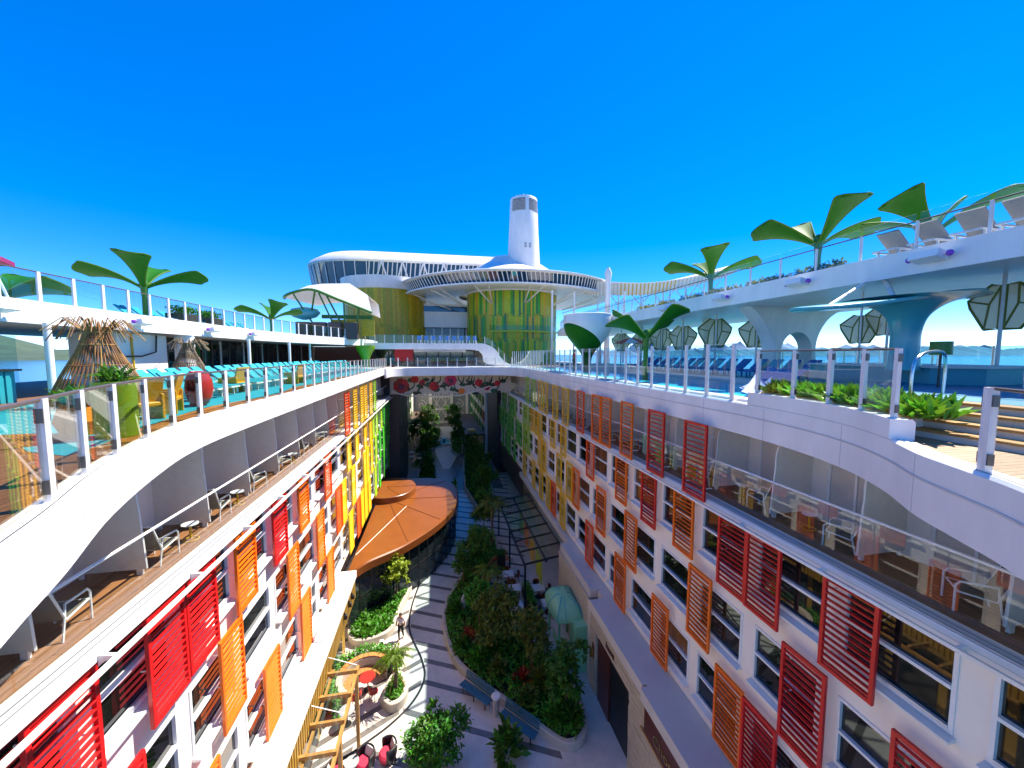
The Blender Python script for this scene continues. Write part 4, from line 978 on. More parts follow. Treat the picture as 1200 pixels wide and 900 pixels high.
def make_armchair():
    t = thing('armchair','x','chair')
    meshobj('back', MB().obox((-0.30,0,0.62),(0.03,0,0.0),(0,0.36,0),(-0.10,0,0.36)).mesh('back'),'plastic_yellow',t)
    meshobj('seat', MB().cbox(-0.34,0.34,-0.34,0.34,0.32,0.40,.02).mesh('seat'),'plastic_yellow',t)
    for s in (-0.35,0.35):
        meshobj('arm', MB().cbox(-0.36,0.36,s-.03,s+.03,0.0,0.58,.012).mesh('arm'),'plastic_yellow',t)
    return t
ac = make_armchair(); acs = {}
place(ac,acs,(-6.75,10.1,ZD+0.01),R(150),'bright yellow plastic armchair beside the lime green pot','yellow armchairs on the lounger deck')
place(ac,acs,(-6.9,11.2,ZD+0.01),R(200),'bright yellow plastic armchair turned to the red egg chair','yellow armchairs on the lounger deck')
place(ac,acs,(-7.9,16.9,ZD+0.01),R(170),'yellow plastic armchair among the turquoise loungers','yellow armchairs on the lounger deck')
place(ac,acs,(-7.2,21.4,ZD+0.01),R(170),'yellow plastic armchair among the far turquoise loungers','yellow armchairs on the lounger deck')
t = thing('egg_chair','glossy dark red egg chair in front of the turquoise loungers','chair',(-6.85,12.6,ZD+0.01))
q = MB(); q.lathe([(0.24,0.05),(0.34,0.25),(0.38,0.5),(0.35,0.75),(0.27,0.95),(0.16,1.0)],(-6.85,12.6,ZD+0.01),20,False,False,R(-60),R(170)); o = q.build('shell','plastic_red',t); sm = o.modifiers.new('t','SOLIDIFY'); sm.thickness = 0.05
MB().cyl((-6.85,12.6,ZD+0.33),0.27,0.12,18).build('seat','plastic_red',t); MB().cyl((-6.85,12.6,ZD+0.01),0.2,0.31,18).build('base','plastic_red',t)
t = thing('round_table','round turquoise table with white legs behind the near balustrade','table',(-8.1,7.9,ZD+0.013))
MB().cyl((-8.1,7.9,ZD+0.70),0.62,0.05,28).build('table_top','turquoise',t)
for a in (0.4,2.5,4.6): MB().tube([(-8.1+0.1*math.cos(a),7.9+0.1*math.sin(a),ZD+0.70),(-8.1+0.5*math.cos(a),7.9+0.5*math.sin(a),ZD+0.013)],0.03,6).build('leg','white',t)
for (x,y,r) in ((-7.0,6.3,0.4),(-9.0,6.6,2.0)):
    place(ac,acs,(x,y,ZD+0.012),r,'yellow plastic armchair at the round turquoise table','yellow armchairs on the lounger deck')
# teal bar counter at the back
t = thing('teal_counter','long teal ribbed counter under the upper lounger deck','counter',(-13.2,11.5,ZD))
MB().box(-13.6,-12.9,6.0,14.6,ZD+0.001,-0.52).build('counter_body','teal',t,None); MB().box(-13.7,-12.78,5.9,14.7,-0.52,-0.46).build('counter_top','black',t,None)
for i in range(42): MB().box(-12.9,-12.86,6.1+0.2*i,6.22+0.2*i,ZD+0.01,-0.55).build('rib','teal',t,None)
box_planter('black trough planter with bright green hedge behind the teal counter',-16.0,12.5,ZD,0.7,7.0,1.05,'black','lime_leaf',900,0.3)
# columns under the upper lounger deck, white machine housing with pipes
for y in (14.9,28.2,33.5,38.5):
    tag(MB().lathe([(0.10,ZD),(0.10,0.99)],(-12.2 if y < 30 else -11.6,y,0),14,True,True).build('column','white',None,base=True),'slim white round column under the upper lounger deck','column','columns under the upper lounger deck')
tag(MB().lathe([(0.42,ZD),(0.42,0.99)],(-12.9,22.9,0),20,True,True).build('thick_column','white',None,base=True),'thick white round column beside the white service housing','column')
t = thing('service_housing','white service housing with yellow and black pipes under the upper lounger deck','housing',(-14.2,20.7,ZD))
MB().cbox(-15.2,-13.3,19.3,22.3,ZD+0.001,0.995,.1).build('body','white_wall',t); MB().tube([(-13.26,19.9,0.9),(-13.22,19.9,-0.9),(-13.22,20.6,-1.0),(-13.22,21.8,-1.0)],0.04,6).build('pipe','plastic_yellow',t); MB().tube([(-13.22,21.4,0.9),(-13.22,21.3,0.1),(-13.22,20.4,-0.1),(-13.22,19.5,-0.1)],0.035,6).build('pipe','black',t)
# back wall of the lounger deck: dark glazed shop front beyond, open to the sea near
t = thing('glazed_front','dark glazed shop front with brown panels under the upper lounger deck','shop front',(-15.6,36,ZD))
MB().box(-16.2,-15.9,24,58,ZD+0.001,0.99).build('backing','black',t,None); MB().box(-15.899,-8.4,55,55.3,ZD+0.001,0.99).build('cross_wall','brown_panel',t,None)
for i in range(22):
    y = 24.2+1.15*i; MB().box(-15.9,-15.84,y,y+1.0,ZD+0.1,0.7).build('pane','tinted',t,None); MB().box(-15.9,-15.78,y+1.02,y+1.12,ZD+0.001,0.95).build('mullion','brown_panel' if i%3 else 'white',t,None)
t = thing('window_screen','tall glass sea windscreen with teal posts at the outer edge of the lounger deck','windscreen',(-21.5,10,ZD))
for i in range(14):
    y = -2+1.9*i; MB().box(-21.55,-21.4,y-0.07,y+0.07,ZD+0.001,0.99).build('post','turquoise_dark',t,None)
    MB().box(-21.49,-21.47,y+0.08,y+1.82,ZD+0.05,0.95).build('glass_panel','glass_blue',t,None)
for i in range(5):
    c = thing('bar_chair','white moulded chair at the teal counter under the upper deck','chair',(-12.2,12.2-1.3*i,ZD+0.009),'white chairs at the teal counter')
    q = MB().lathe([(0.24,0.75),(0.28,0.9),(0.27,1.15),(0.22,1.28)],n=14,a0=R(-90),a1=R(90)); o = meshobj('back',q.mesh('back',50),'white_satin',c); sm = o.modifiers.new('t','SOLIDIFY'); sm.thickness = 0.03
    meshobj('seat',MB().cyl((0,0,0.72),0.26,0.06,16).mesh('seat',40),'white_satin',c); meshobj('leg',MB().cyl((0,0,0),0.03,0.72,8).mesh('leg',40),'steel',c); meshobj('foot',MB().cyl((0,0,0),0.22,0.02,14).mesh('foot',40),'steel',c)
# purple kiosk on the upper lounger deck
t = thing('purple_kiosk','dark purple kiosk with sloping magenta roof on the upper lounger deck','kiosk',(-17.5,15.5,ZL))
MB().box(-18.4,-15.6,15.0,17.3,ZL+0.001,ZL+1.75).build('cabin','purple_dark',t,None); MB().prism_yz([(14.5,ZL+2.6),(17.6,ZL+1.8),(17.6,ZL+1.65),(14.5,ZL+2.4)],-18.8,-15.2).build('roof','magenta_roof',t,None); MB().box(-15.599,-15.5,15.0,16.6,ZL+0.75,ZL+1.25).build('serving_hatch','bulkhead_grey',t,None)
t = thing('deck_telescope','white deck telescope on a splayed stand behind the upper lounger glass','telescope',(-13.6,15.0,ZL))
for a in (0,2.1,4.2): MB().tube([(-13.6,15.0,ZL+1.35),(-13.6+0.45*math.cos(a),15.0+0.45*math.sin(a),ZL)],0.035,6).build('leg','white',t)
MB().ball((-13.6,15.0,ZL+1.45),0.16,14,8,1.5,1,0.8).build('head','white',t,60)

# ------------------------------------------------------------------ bridge decks closing the opening
t = thing('bridge_deck','white curved bridge deck joining both decks above the flower mural','bridge',(1.8,48,-2.5))
fr_ = spline([(-5.3,40.5),(-5.0,42.6),(-3.6,43.9),(-1,44.3),(4,44.3),(7,43.7),(8.5,42.0),(8.95,39.5)],6)
MB().prism(fr_+[(8.95,53),(-5.3,53)], -2.3, -1.52).build('slab','white',t,None)
MB().sweep(fr_, [(0.02,-2.45),(-0.14,-2.45),(-0.18,-2.40),(-0.18,-1.52),(-0.12,-1.45),(0.02,-1.45)]).build('fascia','white',t)
balustrade('deck_balustrade','glass balustrade with white posts on the bridge over the park',[(x,y+0.15,-1.45) for x,y in resample(fr_,1.1)[2:-2]],1.05,0.10,0.06,'glass_clear',rail=False,clips=False)
# upper bridge with its sweeping white stringer
t = thing('upper_bridge','white upper bridge with sweeping curved end above the main bridge','bridge',(-1,47.5,0.5))
sw = spline([(4.2,1.28),(5.6,1.22),(6.8,0.6),(7.6,-0.5),(8.6,-1.2),(10.2,-1.44)],6)
un = spline([(8.2,-1.44),(6.4,-1.3),(5.5,-0.9),(5.35,-0.2),(4.9,0.35),(4.0,0.55)],6)
MB().prism_xz([(-8.4,0.58),(-8.4,1.28)]+sw+un, 46.2, 46.9).build('stringer','white',t,30)
MB().box(-8.4,4.6,46.901,50,0.75,1.26).build('slab','white',t,None)
balustrade('deck_balustrade','glass balustrade with white posts on the upper bridge',[(-8.1+1.05*k,46.5,1.28) for k in range(13)],0.95,0.07,0.05,'glass_blue',rail=False,clips=False)
balustrade('deck_balustrade','stepped glass balustrade down the sweeping end of the upper bridge',[(5.6,46.5,1.2),(6.5,46.5,0.75),(7.3,46.5,-0.1),(8.0,46.5,-0.8),(8.9,46.5,-1.3)],0.9,0.07,0.05,'glass_clear',rail=False,clips=False)
# shop fronts behind the bridges
t = thing('bridge_shopfront','dark glazed shop front behind the bridge balustrade','shop front',(-1,51.5,-1.5))
MB().box(-8,6.5,51.2,51.6,-1.5,0.74).build('backing','black',t,None)
for i in range(9): MB().box(-7.6+1.55*i,-6.2+1.55*i,51.12,51.199,-1.4,0.5).build('pane','tinted',t,None)
MB().box(-3.0,3.6,50.6,51.19,0.25,0.6).build('awning','white',t,None)
MB().box(-5.4,-3.1,51.05,51.12,-0.9,0.7).build('red_panel','flower_red',t,None)
box_planter('green hedge trough in front of the bridge shop front',1.5,50.3,-1.5,4.5,0.6,0.5,'brown_panel','lime_leaf',900,0.5,size=0.25)
for kx in range(9):
    s = thing('bistro_chair','small blue bistro chair behind the upper bridge glass','chair',(-2.2+0.85*kx,48.2+0.3*(kx%2),1.27),'bistro chairs on the upper bridge')
    meshobj('seat',MB().cbox(-.22,.22,-.22,.22,.42,.47,.01).mesh('seat'),'blue_seat',s); meshobj('backrest',MB().box(-.22,.22,.18,.22,.47,.95).mesh('backrest'),'blue_seat',s)
    for a in (-.18,.18):
        for b in (-.18,.18): meshobj('leg',MB().box(a-.02,a+.02,b-.02,b+.02,0,.42).mesh('leg'),'white',s)
# flower mural under the bridge: painted relief on a white panel
t = thing('flower_mural','white panel with red flowers and dark vines under the bridge','mural',(1.4,47.0,-5.2))
MB().box(-5.6,8.9,47.0,47.2,-4.75,-2.46).build('panel','off_white',t,None)  # white panel toned darker, shade under the bridge put into its colour
for i in range(28): MB().box(-5.5+0.52*i,-5.47+0.52*i,46.985,46.999,-4.75,-2.47).build('panel_joint','bulkhead_grey',t,None)
def flower(x, z, r, m, core):
    q = MB(); n = 7
    for k in range(n):
        a = 2*math.pi*k/n; q.ball((x+0.5*r*math.cos(a),46.94,z+0.5*r*math.sin(a)),r*0.5,10,6,1,0.12,0.85)
    o = q.build('flower',m,t,60)
    MB().ball((x,46.86,z-0.15*r),r*0.42,10,6,1,0.15,1).build('flower_heart',core,o,60)
for x,z,r,m,c in ((-4.3,-3.75,0.95,'flower_red','flower_plum'),(-2.75,-3.0,0.5,'flower_red','flower_red'),(-1.9,-3.4,0.38,'flower_red','flower_plum'),(-0.5,-3.85,0.62,'flower_red','flower_red'),(1.5,-3.15,0.75,'flower_pink','flower_plum'),(4.9,-3.5,0.5,'flower_red','flower_red'),(2.8,-4.5,0.42,'flower_orange','flower_orange'),(5.9,-4.1,0.4,'flower_red','flower_plum'),(7.2,-3.6,0.4,'flower_red','flower_red')): flower(x,z,r,m,c)
for k in range(40):
    x = -5.2+0.34*k+rnd.uniform(-.2,.2); z = rnd.uniform(-4.8,-3.2); d = rnd.choice((-1,1)); L = rnd.uniform(.6,1.2)
    MB().tube([(x,46.96,z),(x+0.4*d*L,46.94,z+0.4*L),(x+0.5*d*L,46.95,z+1.1*L)],[0.10,0.08,0.02],5).build('vine','vine_dark' if k%3 else 'vine_green',t)
for k in range(26):
    x = -4.6+0.5*k+rnd.uniform(-.2,.2); z = rnd.uniform(-4.8,-3.0); MB().ball((x,46.96,z),0.42,8,6,1.0,0.08,0.3+rnd.random()*0.5).build('mural_leaf','vine_green' if k%2 else 'vine_dark',t,60)
MB().tube(spline([(-5.4,46.8,-4.4),(-3.5,46.7,-4.9),(-1.2,46.7,-5.0),(2.2,46.7,-5.0),(4.2,46.7,-4.6),(6.2,46.7,-3.9)],6),0.07,6).build('white_branch','white',t)

# ------------------------------------------------------------------ far decks, towers and funnel
def clad_tower(label, cx, cy, r, z0, z1, tiers, pal, n, a0, a1):
    t = thing('clad_tower', label, 'tower', (cx,cy,z0))
    MB().lathe([(r,z0),(r,z1)],(cx,cy,0),64,True,True).build('core','plank_olive',t)
    rr = random.Random(int(r*100)); meshes = {}
    for j in range(tiers):
        for i in range(n):
            a = a0+(a1-a0)*(i+0.5)/n; w = (a1-a0)*r/n*0.94
            za = z0+(z1-z0)*j/tiers+rr.uniform(-.5,.5)*(j > 0); zb = z0+(z1-z0)*(j+1)/tiers+rr.uniform(-.3,.2)*(j < tiers-1)
            m = rr.choice(pal); d = 0.06+0.07*rr.random()+0.012*(j%2)
            c = Vector((cx+(r+d/2)*math.cos(a), cy+(r+d/2)*math.sin(a), (za+zb)/2)); er = Vector((math.cos(a),math.sin(a),0)); et = Vector((-math.sin(a),math.cos(a),0))
            MB().obox(c, er*(d/2), et*(w/2), Vector((0,0,(zb-za)/2))).build('plank',m,t,None)
    return t
TW = (12.6,66.0)
clad_tower('round tower clad in green and yellow planks below the funnel', TW[0],TW[1],7.6,-1.5,9.75,3,['plank_lime']*4+['plank_olive']*3+['plank_green']*4+['plank_amber']*3+['plank_teal']*2,72,R(185),R(355))
clad_tower('golden plank clad tower beside the white bar canopy', -8.6,70.0,6.6,-1.5,10.3,2,['plank_gold']*4+['plank_olive']*3+['plank_amber']*2,60,R(180),R(360))
t = thing('tower_collar','white collar ring with yellow walkway around the round tower','collar',(TW[0],TW[1],9.8))
MB().lathe([(7.75,9.76),(7.9,10.0),(8.1,11.2),(7.2,11.2)],(TW[0],TW[1],0),64).build('white_collar','white',t)
MB().lathe([(7.85,3.4),(8.35,3.4),(8.35,3.62),(7.85,3.62)],(TW[0],TW[1],0),40,a0=R(235),a1=R(330)).build('yellow_walkway','plank_lime',t)
MB().lathe([(8.3,3.62),(8.3,4.4)],(TW[0],TW[1],0),40,a0=R(235),a1=R(330)).build('walkway_glass','glass_teal',t)
tag(MB().lathe([(6.75,10.31),(6.9,10.5),(7.2,12.2),(6.4,12.2)],(-8.6,70,0),48).build('white_ring_wall','white',None,base=True),'white crown ring on top of the golden plank tower','ring wall')
# white block between the towers
t = thing('white_block','white stepped block with ribbon window between the two plank towers','building',(1,68,-1.5))
MB().box(-3.6,5.6,68,72,4.6,8.6).build('upper_block','white',t,None); MB().box(-3.8,5.8,67.8,72,6.9,7.15).build('cornice','white',t,None); MB().box(-3.4,5.4,67.9,67.999,7.3,8.2).build('ribbon_window','ribbon_glass',t,None)
MB().box(-3.6,5.6,69,72,-1.5,4.599).build('lower_block','tinted',t,None)
for kx in range(7): MB().box(-3.5+1.4*kx,-3.3+1.4*kx,68.8,68.999,1.3,4.5).build('mullion','white',t,None)
# the solarium: long white shell with a ribbon of leaning windows
def stadium(x0, x1, cy, ry, n=20):
    p = [(x0-ry*1.2*math.sin(a), cy-ry*math.cos(a)) for a in np.linspace(0,math.pi,n)]
    p2 = [(x1+ry*math.sin(a), cy+ry*math.cos(a)) for a in np.linspace(0,math.pi,n)]
    return p+p2
t = thing('solarium','long white shell roofed solarium with leaning ribbon windows','building',(-4,82,11))
def sring(ry, z, dx=0): return [(x,y,z+ (0.045*(-(x)) if False else 0)) for x,y in stadium(-12+dx,14,82,ry)]
MB().rings([sring(8.6,10.9),sring(9.6,11.1),sring(9.8,11.5),sring(9.4,11.6)],True,False).build('base_ring','white',t)
MB().rings([sring(9.2,11.5),sring(9.9,16.2)]).build('ribbon_window','ribbon_glass',t)
MB().rings([sring(9.95,16.2),sring(10.2,16.5),sring(9.8,17.2),sring(8.0,18.4),sring(5.0,19.0),sring(1.0,19.1)],False,True).build('roof_shell','white',t,40)
st_ = stadium(-12,14,82,9.35); su = stadium(-12,14,82,10.02)
for i in range(0,len(st_),1):
    MB().bar((*st_[i],11.5),(*su[i],16.25),0.12).build('window_rib','white',t,None)
for i in range(34):
    u = i/33; x = -12+26*u; MB().bar((x,82-9.32,11.5),(x+0.5,82-10.0,16.25),0.14).build('window_rib','white',t,None)
for i in range(7):
    x = -11+3.6*i; MB().bar((x,72.5,11.4),(x+1.5,71.9,16.3),0.22).build('brace','white',t,None); MB().bar((x+3.0,72.5,11.4),(x+1.5,71.9,16.3),0.22).build('brace','white',t,None)
for x in (-14,-2): MB().tube([(x,80,18.6),(x,80,19.9)],0.07,6).build('mast','white',t)
# disc roof round the funnel
DC = (12.4,70.0)
t = thing('disc_roof','wide thin white disc roof with glazed rim below the funnel','roof',(DC[0],DC[1],9))
MB().lathe([(2.6,17.2),(3.6,16.3),(6.0,14.9),(10,13.2),(15,12.0),(18.6,11.5),(18.9,11.4),(18.9,11.25),(18.2,11.15)],(DC[0],DC[1],0),96).build('cone_roof','white',t)
MB().lathe([(18.3,11.15),(17.6,9.85)],(DC[0],DC[1],0),96).build('rim_window','ribbon_glass',t)
MB().lathe([(17.6,9.85),(18.2,9.8),(18.2,9.6),(17.4,9.55),(8.5,10.2)],(DC[0],DC[1],0),96).build('lower_ring','white',t)
for i in range(96):
    a = R(176)+R(195)*i/95; MB().bar((DC[0]+18.4*math.cos(a),DC[1]+18.4*math.sin(a),11.2),(DC[0]+17.75*math.cos(a+0.02),DC[1]+17.75*math.sin(a+0.02),9.8),0.10).build('rim_rib','white',t,None)
for i in range(7):
    a = R(195)+R(160)*i/6
    for s_ in (-1,1): MB().bar((DC[0]+17.0*math.cos(a+s_*0.06),DC[1]+17.0*math.sin(a+s_*0.06),9.6),(DC[0]+10.5*math.cos(a),DC[1]+10.5*math.sin(a),7.6),0.16).build('strut','white',t,None)
# sweeping side wing with louvres
t = thing('side_canopy','long white sweeping wing with yellow louvres reaching from the disc roof over the pool side','canopy',(32,53,9))
pc = spline([(22.6,56.5,11.3),(26.3,55.0,10.85),(30.8,53.0,10.55),(35.0,51.0,10.95),(39.0,49.0,11.7),(42.0,48.0,12.3)],6)
ra = []
for i,p in enumerate(pc):
    u = i/(len(pc)-1); w = 7.5*(1-u)**0.6+1.2; d = 1.5*(1-u)**0.6+0.45
    ra.append([(p[0]+w*0.2,p[1]+w,p[2]+0.7),(p[0],p[1],p[2]),(p[0]-0.1,p[1]-0.05,p[2]-0.14),(p[0]+0.3,p[1]+1.2,p[2]-d),(p[0]+w*0.2,p[1]+w,p[2]-d*0.3)])
MB().rings(ra,True,True).build('wing_shell','white',t,40)
for i in range(40):
    j = min(len(pc)-2,int(i*len(pc)/46)); p = pc[j]; q_ = pc[j+1]; f = i*len(pc)/46-j; c = Vector(p)*(1-f)+Vector(q_)*f; u = j/(len(pc)-1); d = 1.5*(1-u)**0.6+0.45
    MB().bar((c.x-0.12,c.y-0.1,c.z-0.02),(c.x+0.45,c.y+1.15,c.z-d-0.06),0.16,0.08).build('louvre','canopy_yellow' if 10 < i < 26 else 'off_white',t,None)
for i in range(3,len(pc)-6,4):
    p = pc[i]; MB().tube([(p[0]+0.6,p[1]+1.4,p[2]-0.9),(p[0]+0.3,p[1]+1.0,2.0)],0.11,8).build('prop','white',t)
    for s_ in (-1,1): MB().tube([(p[0]+0.45,p[1]+1.2,p[2]-3.2),(p[0]+0.6+s_*1.6,p[1]+1.6-s_*0.7,p[2]-0.9)],0.08,6).build('brace','white',t)
tag(MB().lathe([(0.42,-1.5),(0.36,6),(0.34,10.0),(0.5,11.2),(0.2,11.9)],(23.3,50.6,0),16,True,True).build('canopy_mast','white',None,base=True),'thick white mast in front of the disc roof rim','mast')
for x,y in ((16.0,53.0),(19.5,53.6),(26.5,52.0)):
    tag(MB().cyl((x,y,-1.5),0.14,10.5,10).build('slim_mast','white',None,base=True),'slim white mast holding up the rim of the disc roof','mast','slim masts under the disc roof')
# funnel with louvred top
t = thing('funnel','tall tapering white funnel with dark louvred grilles at the top','funnel',(15.2,68,15.0))
FC = (15.2,68.0)
MB().lathe([(2.95,14.5),(2.85,16.5),(2.60,21),(2.36,26.8),(2.30,26.95),(2.0,27.0)],(FC[0],FC[1],0),48,False,True).build('stack','white',t)
for a0,a1 in ((205,264),(280,335)):
    n = 6
    for k in range(9):
        z = 24.5+0.21*k; r = 2.455-0.0085*k
        MB().lathe([(r+0.01,z),(r+0.06,z+0.05),(r+0.06,z+0.13),(r+0.0,z+0.15)],(FC[0],FC[1],0),10,a0=R(a0),a1=R(a1)).build('louvre','bulkhead_grey',t)
    MB().lathe([(2.463,24.45),(2.39,26.45)],(FC[0],FC[1],0),10,a0=R(a0),a1=R(a1)).build('grille_backing','black',t)
for a in (263,266,279,282):
    for z in (18.3,18.75):
        c = Vector((FC[0]+2.76*math.cos(R(a)),FC[1]+2.76*math.sin(R(a)),z)); MB().obox(c,Vector((math.cos(R(a)),math.sin(R(a)),0))*0.05,Vector((-math.sin(R(a)),math.cos(R(a)),0))*0.10,Vector((0,0,0.16))).build('vent','bulkhead_grey',t,None)
MB().tube([(FC[0],FC[1],27.0),(FC[0],FC[1],28.0)],0.08,6).build('aerial','white',t)
# white bar canopy on the upper lounger deck
t = thing('bar_canopy','angular white canopy with green edge over the round end bar','canopy',(-12,44,ZL))
nose = [(-15.9,45.2,5.95),(-15.5,44.2,6.05),(-14.4,43.4,6.35),(-12.5,43.0,6.62),(-10.2,43.1,5.75),(-6.85,43.6,4.45)]
crest = [(-15.4,46.4,6.75),(-14.6,45.6,6.95),(-13.4,44.8,7.25),(-11.8,44.2,7.40),(-9.1,44.0,7.50),(-7.4,44.6,6.4)]
back = [(-14.5,51,6.6),(-13.8,51,6.9),(-13,51,7.2),(-11.6,51,7.4),(-9.3,51,7.4),(-7.2,51,6.2)]
bot = [(-14.4,51,5.9),(-13.6,51,6.0),(-12.8,51,6.2),(-11.5,51,6.3),(-9.6,51,5.6),(-7.0,51,4.5)]
MB().rings([nose,crest,back,bot,nose],closed=False).build('roof','white',t,25)
MB().tube([(x,y-0.03,z-0.05) for x,y,z in spline(nose,4)],0.14,8).build('green_edge','stem_green',t)
for a,b in (((-14.6,43.9,6.2),(-12.2,45.4,ZL)),((-12.4,43.5,6.5),(-13.4,45.0,3.6)),((-12.0,43.4,6.3),(-10.2,44.2,ZL)),((-9.6,43.4,5.4),(-9.6,43.5,ZL)),((-8.2,43.7,4.9),(-8.6,43.9,ZL)),((-11.2,43.3,6.0),(-9.4,44.6,ZL))): MB().bar(a,b,0.14).build('post','stem_green',t,None)
MB().box(-12.4,-7.2,45.6,45.75,3.9,4.3).build('lintel','stem_green',t,None)
MB().rings([[(-13.9+1.6*k*math.cos(a),44.9+0.7*k*math.sin(a),4.4+z) for a in np.linspace(0,6.2832,17)[:-1]] for k,z in ((0.15,-0.75),(0.75,-0.45),(1.0,0),(0.8,0.4),(0.2,0.6))],True,True).build('hanging_pod','teal_gloss',t,50)
for x in (-11.6,-10.0,-8.4): MB().box(x,x+1.4,46.0,46.1,ZL+0.5,3.85).build('glazing','plank_amber',t,None)
for i in range(4): tag(MB().cbox(-14.2+1.55*i,-12.9+1.55*i,42.9,43.9,ZL+0.001,ZL+1.75,.04).build('bar_cabinet','brown_panel',None,base=True),'dark brown cabinet under the white bar canopy','cabinet','cabinets under the bar canopy')
# green goblet below the end of the upper lounger deck
t = thing('green_goblet','lime green goblet shaped column under the end of the upper lounger deck','column',(-7.9,46.5,ZD))
MB().lathe([(0.35,ZD),(0.40,-0.6),(0.7,0.1),(1.0,0.55),(1.05,0.95)],(-7.9,45.2,0),20,True,True).build('goblet','pot_green',t)
# far ship decks behind (keep the sea out of the gaps)
struct(MB().box(-22,26,58.001,118,-44,-1.55).build('far_deck','off_white',smooth=None)) if False else None
struct(MB().box(-22,-7.4,60.001,118,-2.2,-1.52).build('far_deck_left','off_white',smooth=None)); struct(MB().box(9.6,26,60.001,118,-2.2,-1.52).build('far_deck_right','off_white',smooth=None))
# small figure in red by the pool and other people come later

# ------------------------------------------------------------------ distant town beyond the lounger side
for i in range(44):
    y = 2300-rnd.uniform(0,600); x = -2100-i*48+rnd.uniform(-40,40); w = rnd.uniform(28,60); h = rnd.uniform(50,150); d = rnd.uniform(25,45)
    t = thing('town_building','pale high rise block in the hazy town across the water','building',(x,y,-46),'blocks of the far town')
    meshobj('walls',MB().box(-w/2,w/2,-d/2,d/2,0,h).mesh('walls'),'town_wall',t)
    q = MB()
    for k in range(int(h/14)): q.box(-w/2+3,w/2-3,-d/2-0.6,-d/2-0.05,6+14*k,12+14*k)
    o = meshobj('window_bands',q.mesh('window_bands'),'town_window',t); o['kind'] = 'stuff'

# ------------------------------------------------------------------ park: ledges and ground storey
# sunlit side: cream ledge roof with gold slatted fascia
t = thing('ground_storey','cream ledge roof with gold slatted fascia along the foot of the sunlit cabin wall','shop front',(-5.6,16,ZP))
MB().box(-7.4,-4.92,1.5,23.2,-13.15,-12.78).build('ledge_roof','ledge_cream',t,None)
MB().box(-5.9,-5.86,1.6,22.5,-12.779,-12.66).build('red_strip','copper_edge',t,None)
MB().box(-5.2,-5.02,1.5,23.1,-14.3,-13.151).build('fascia_board','gold',t,None)
for i in range(100): MB().box(-5.019,-4.975,1.6+0.215*i,1.72+0.215*i,-14.3,-13.16).build('fascia_slat','gold',t,None)
MB().box(-7.5,-5.7,1.5,23.2,ZP+0.001,-13.16).build('shop_wall','gold',t,None)
for i in range(9): MB().box(-5.699,-5.64,2+2.3*i,3.9+2.3*i,ZP+0.2,-14.6).build('shop_window','tinted',t,None)
# small swan neck lamp on the ledge
t = thing('ledge_lamp','small white swan neck lamp on the cream ledge','lamp',(-5.3,17.6,-12.78)); MB().tube([(-5.6,17.6,-12.6),(-5.45,17.6,-12.35),(-5.2,17.6,-12.3),(-5.05,17.6,-12.45)],0.035,6).build('neck','white',t); MB().cyl((-5.6,17.6,-12.78),0.06,0.2,8).build('base','white',t)
for i,y in enumerate((20.2,21.2,21.9)):
    t = thing('wall_lamp','small black wall lamp on the gold fascia','lamp',(-4.95,y,-13.6),'wall lamps on the gold fascia'); MB().cbox(-4.974,-4.80,y-.07,y+.07,-13.7,-13.45,.02).build('lantern','black',t); MB().box(-4.974,-4.9,y-.03,y+.03,-13.44,-13.35).build('arm','black',t,None)
# timber pergola
t = thing('timber_pergola','honey coloured timber pergola projecting from the gold fascia','pergola',(-4.5,15.5,ZP))
for y in (11.2,12.4,13.6,14.8,16.0,17.2): MB().bar((-5.0,y,-14.15),(-3.75,y,-14.15),0.11,0.16).build('beam','beam_wood',t,None)
MB().bar((-3.8,10.5,-14.30),(-3.8,17.6,-14.30),0.12,0.14).build('outer_beam','beam_wood',t,None); MB().bar((-4.85,10.5,-14.32),(-4.85,17.6,-14.32),0.10,0.12).build('wall_beam','beam_wood',t,None)
for y in (11.0,14.2,17.2): MB().box(-3.87,-3.73,y-.07,y+.07,ZP+0.001,-14.37).build('post','beam_wood',t,None)
for y in (12.0,15.0,17.4): MB().tube([(-5.0,y,-13.5),(-3.8,y,-14.05)],0.02,6).build('tie_rod','white',t)
MB().box(-4.8,-3.87,10.6,17.5,-14.06,-14.04).build('roof_glass','glass_clear',t,None)
# shaded side: grey ledge roofs over a stone clad storey
t = thing('stone_storey','grey ledge roof over stone clad shop fronts along the foot of the shaded cabin wall','shop front',(8.6,16,ZP))
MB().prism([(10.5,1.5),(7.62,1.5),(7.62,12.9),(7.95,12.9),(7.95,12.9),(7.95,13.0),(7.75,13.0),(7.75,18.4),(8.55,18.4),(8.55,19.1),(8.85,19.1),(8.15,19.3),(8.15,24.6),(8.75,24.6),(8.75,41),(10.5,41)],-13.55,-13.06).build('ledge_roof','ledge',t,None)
MB().box(9.2,10.5,41,56.5,-13.6,-13.06).build('far_wall_foot','brown_panel',t,None)
MB().box(9.0,9.199,41,56.5,-16.0,-13.0).build('brown_band','brown_panel',t,None)
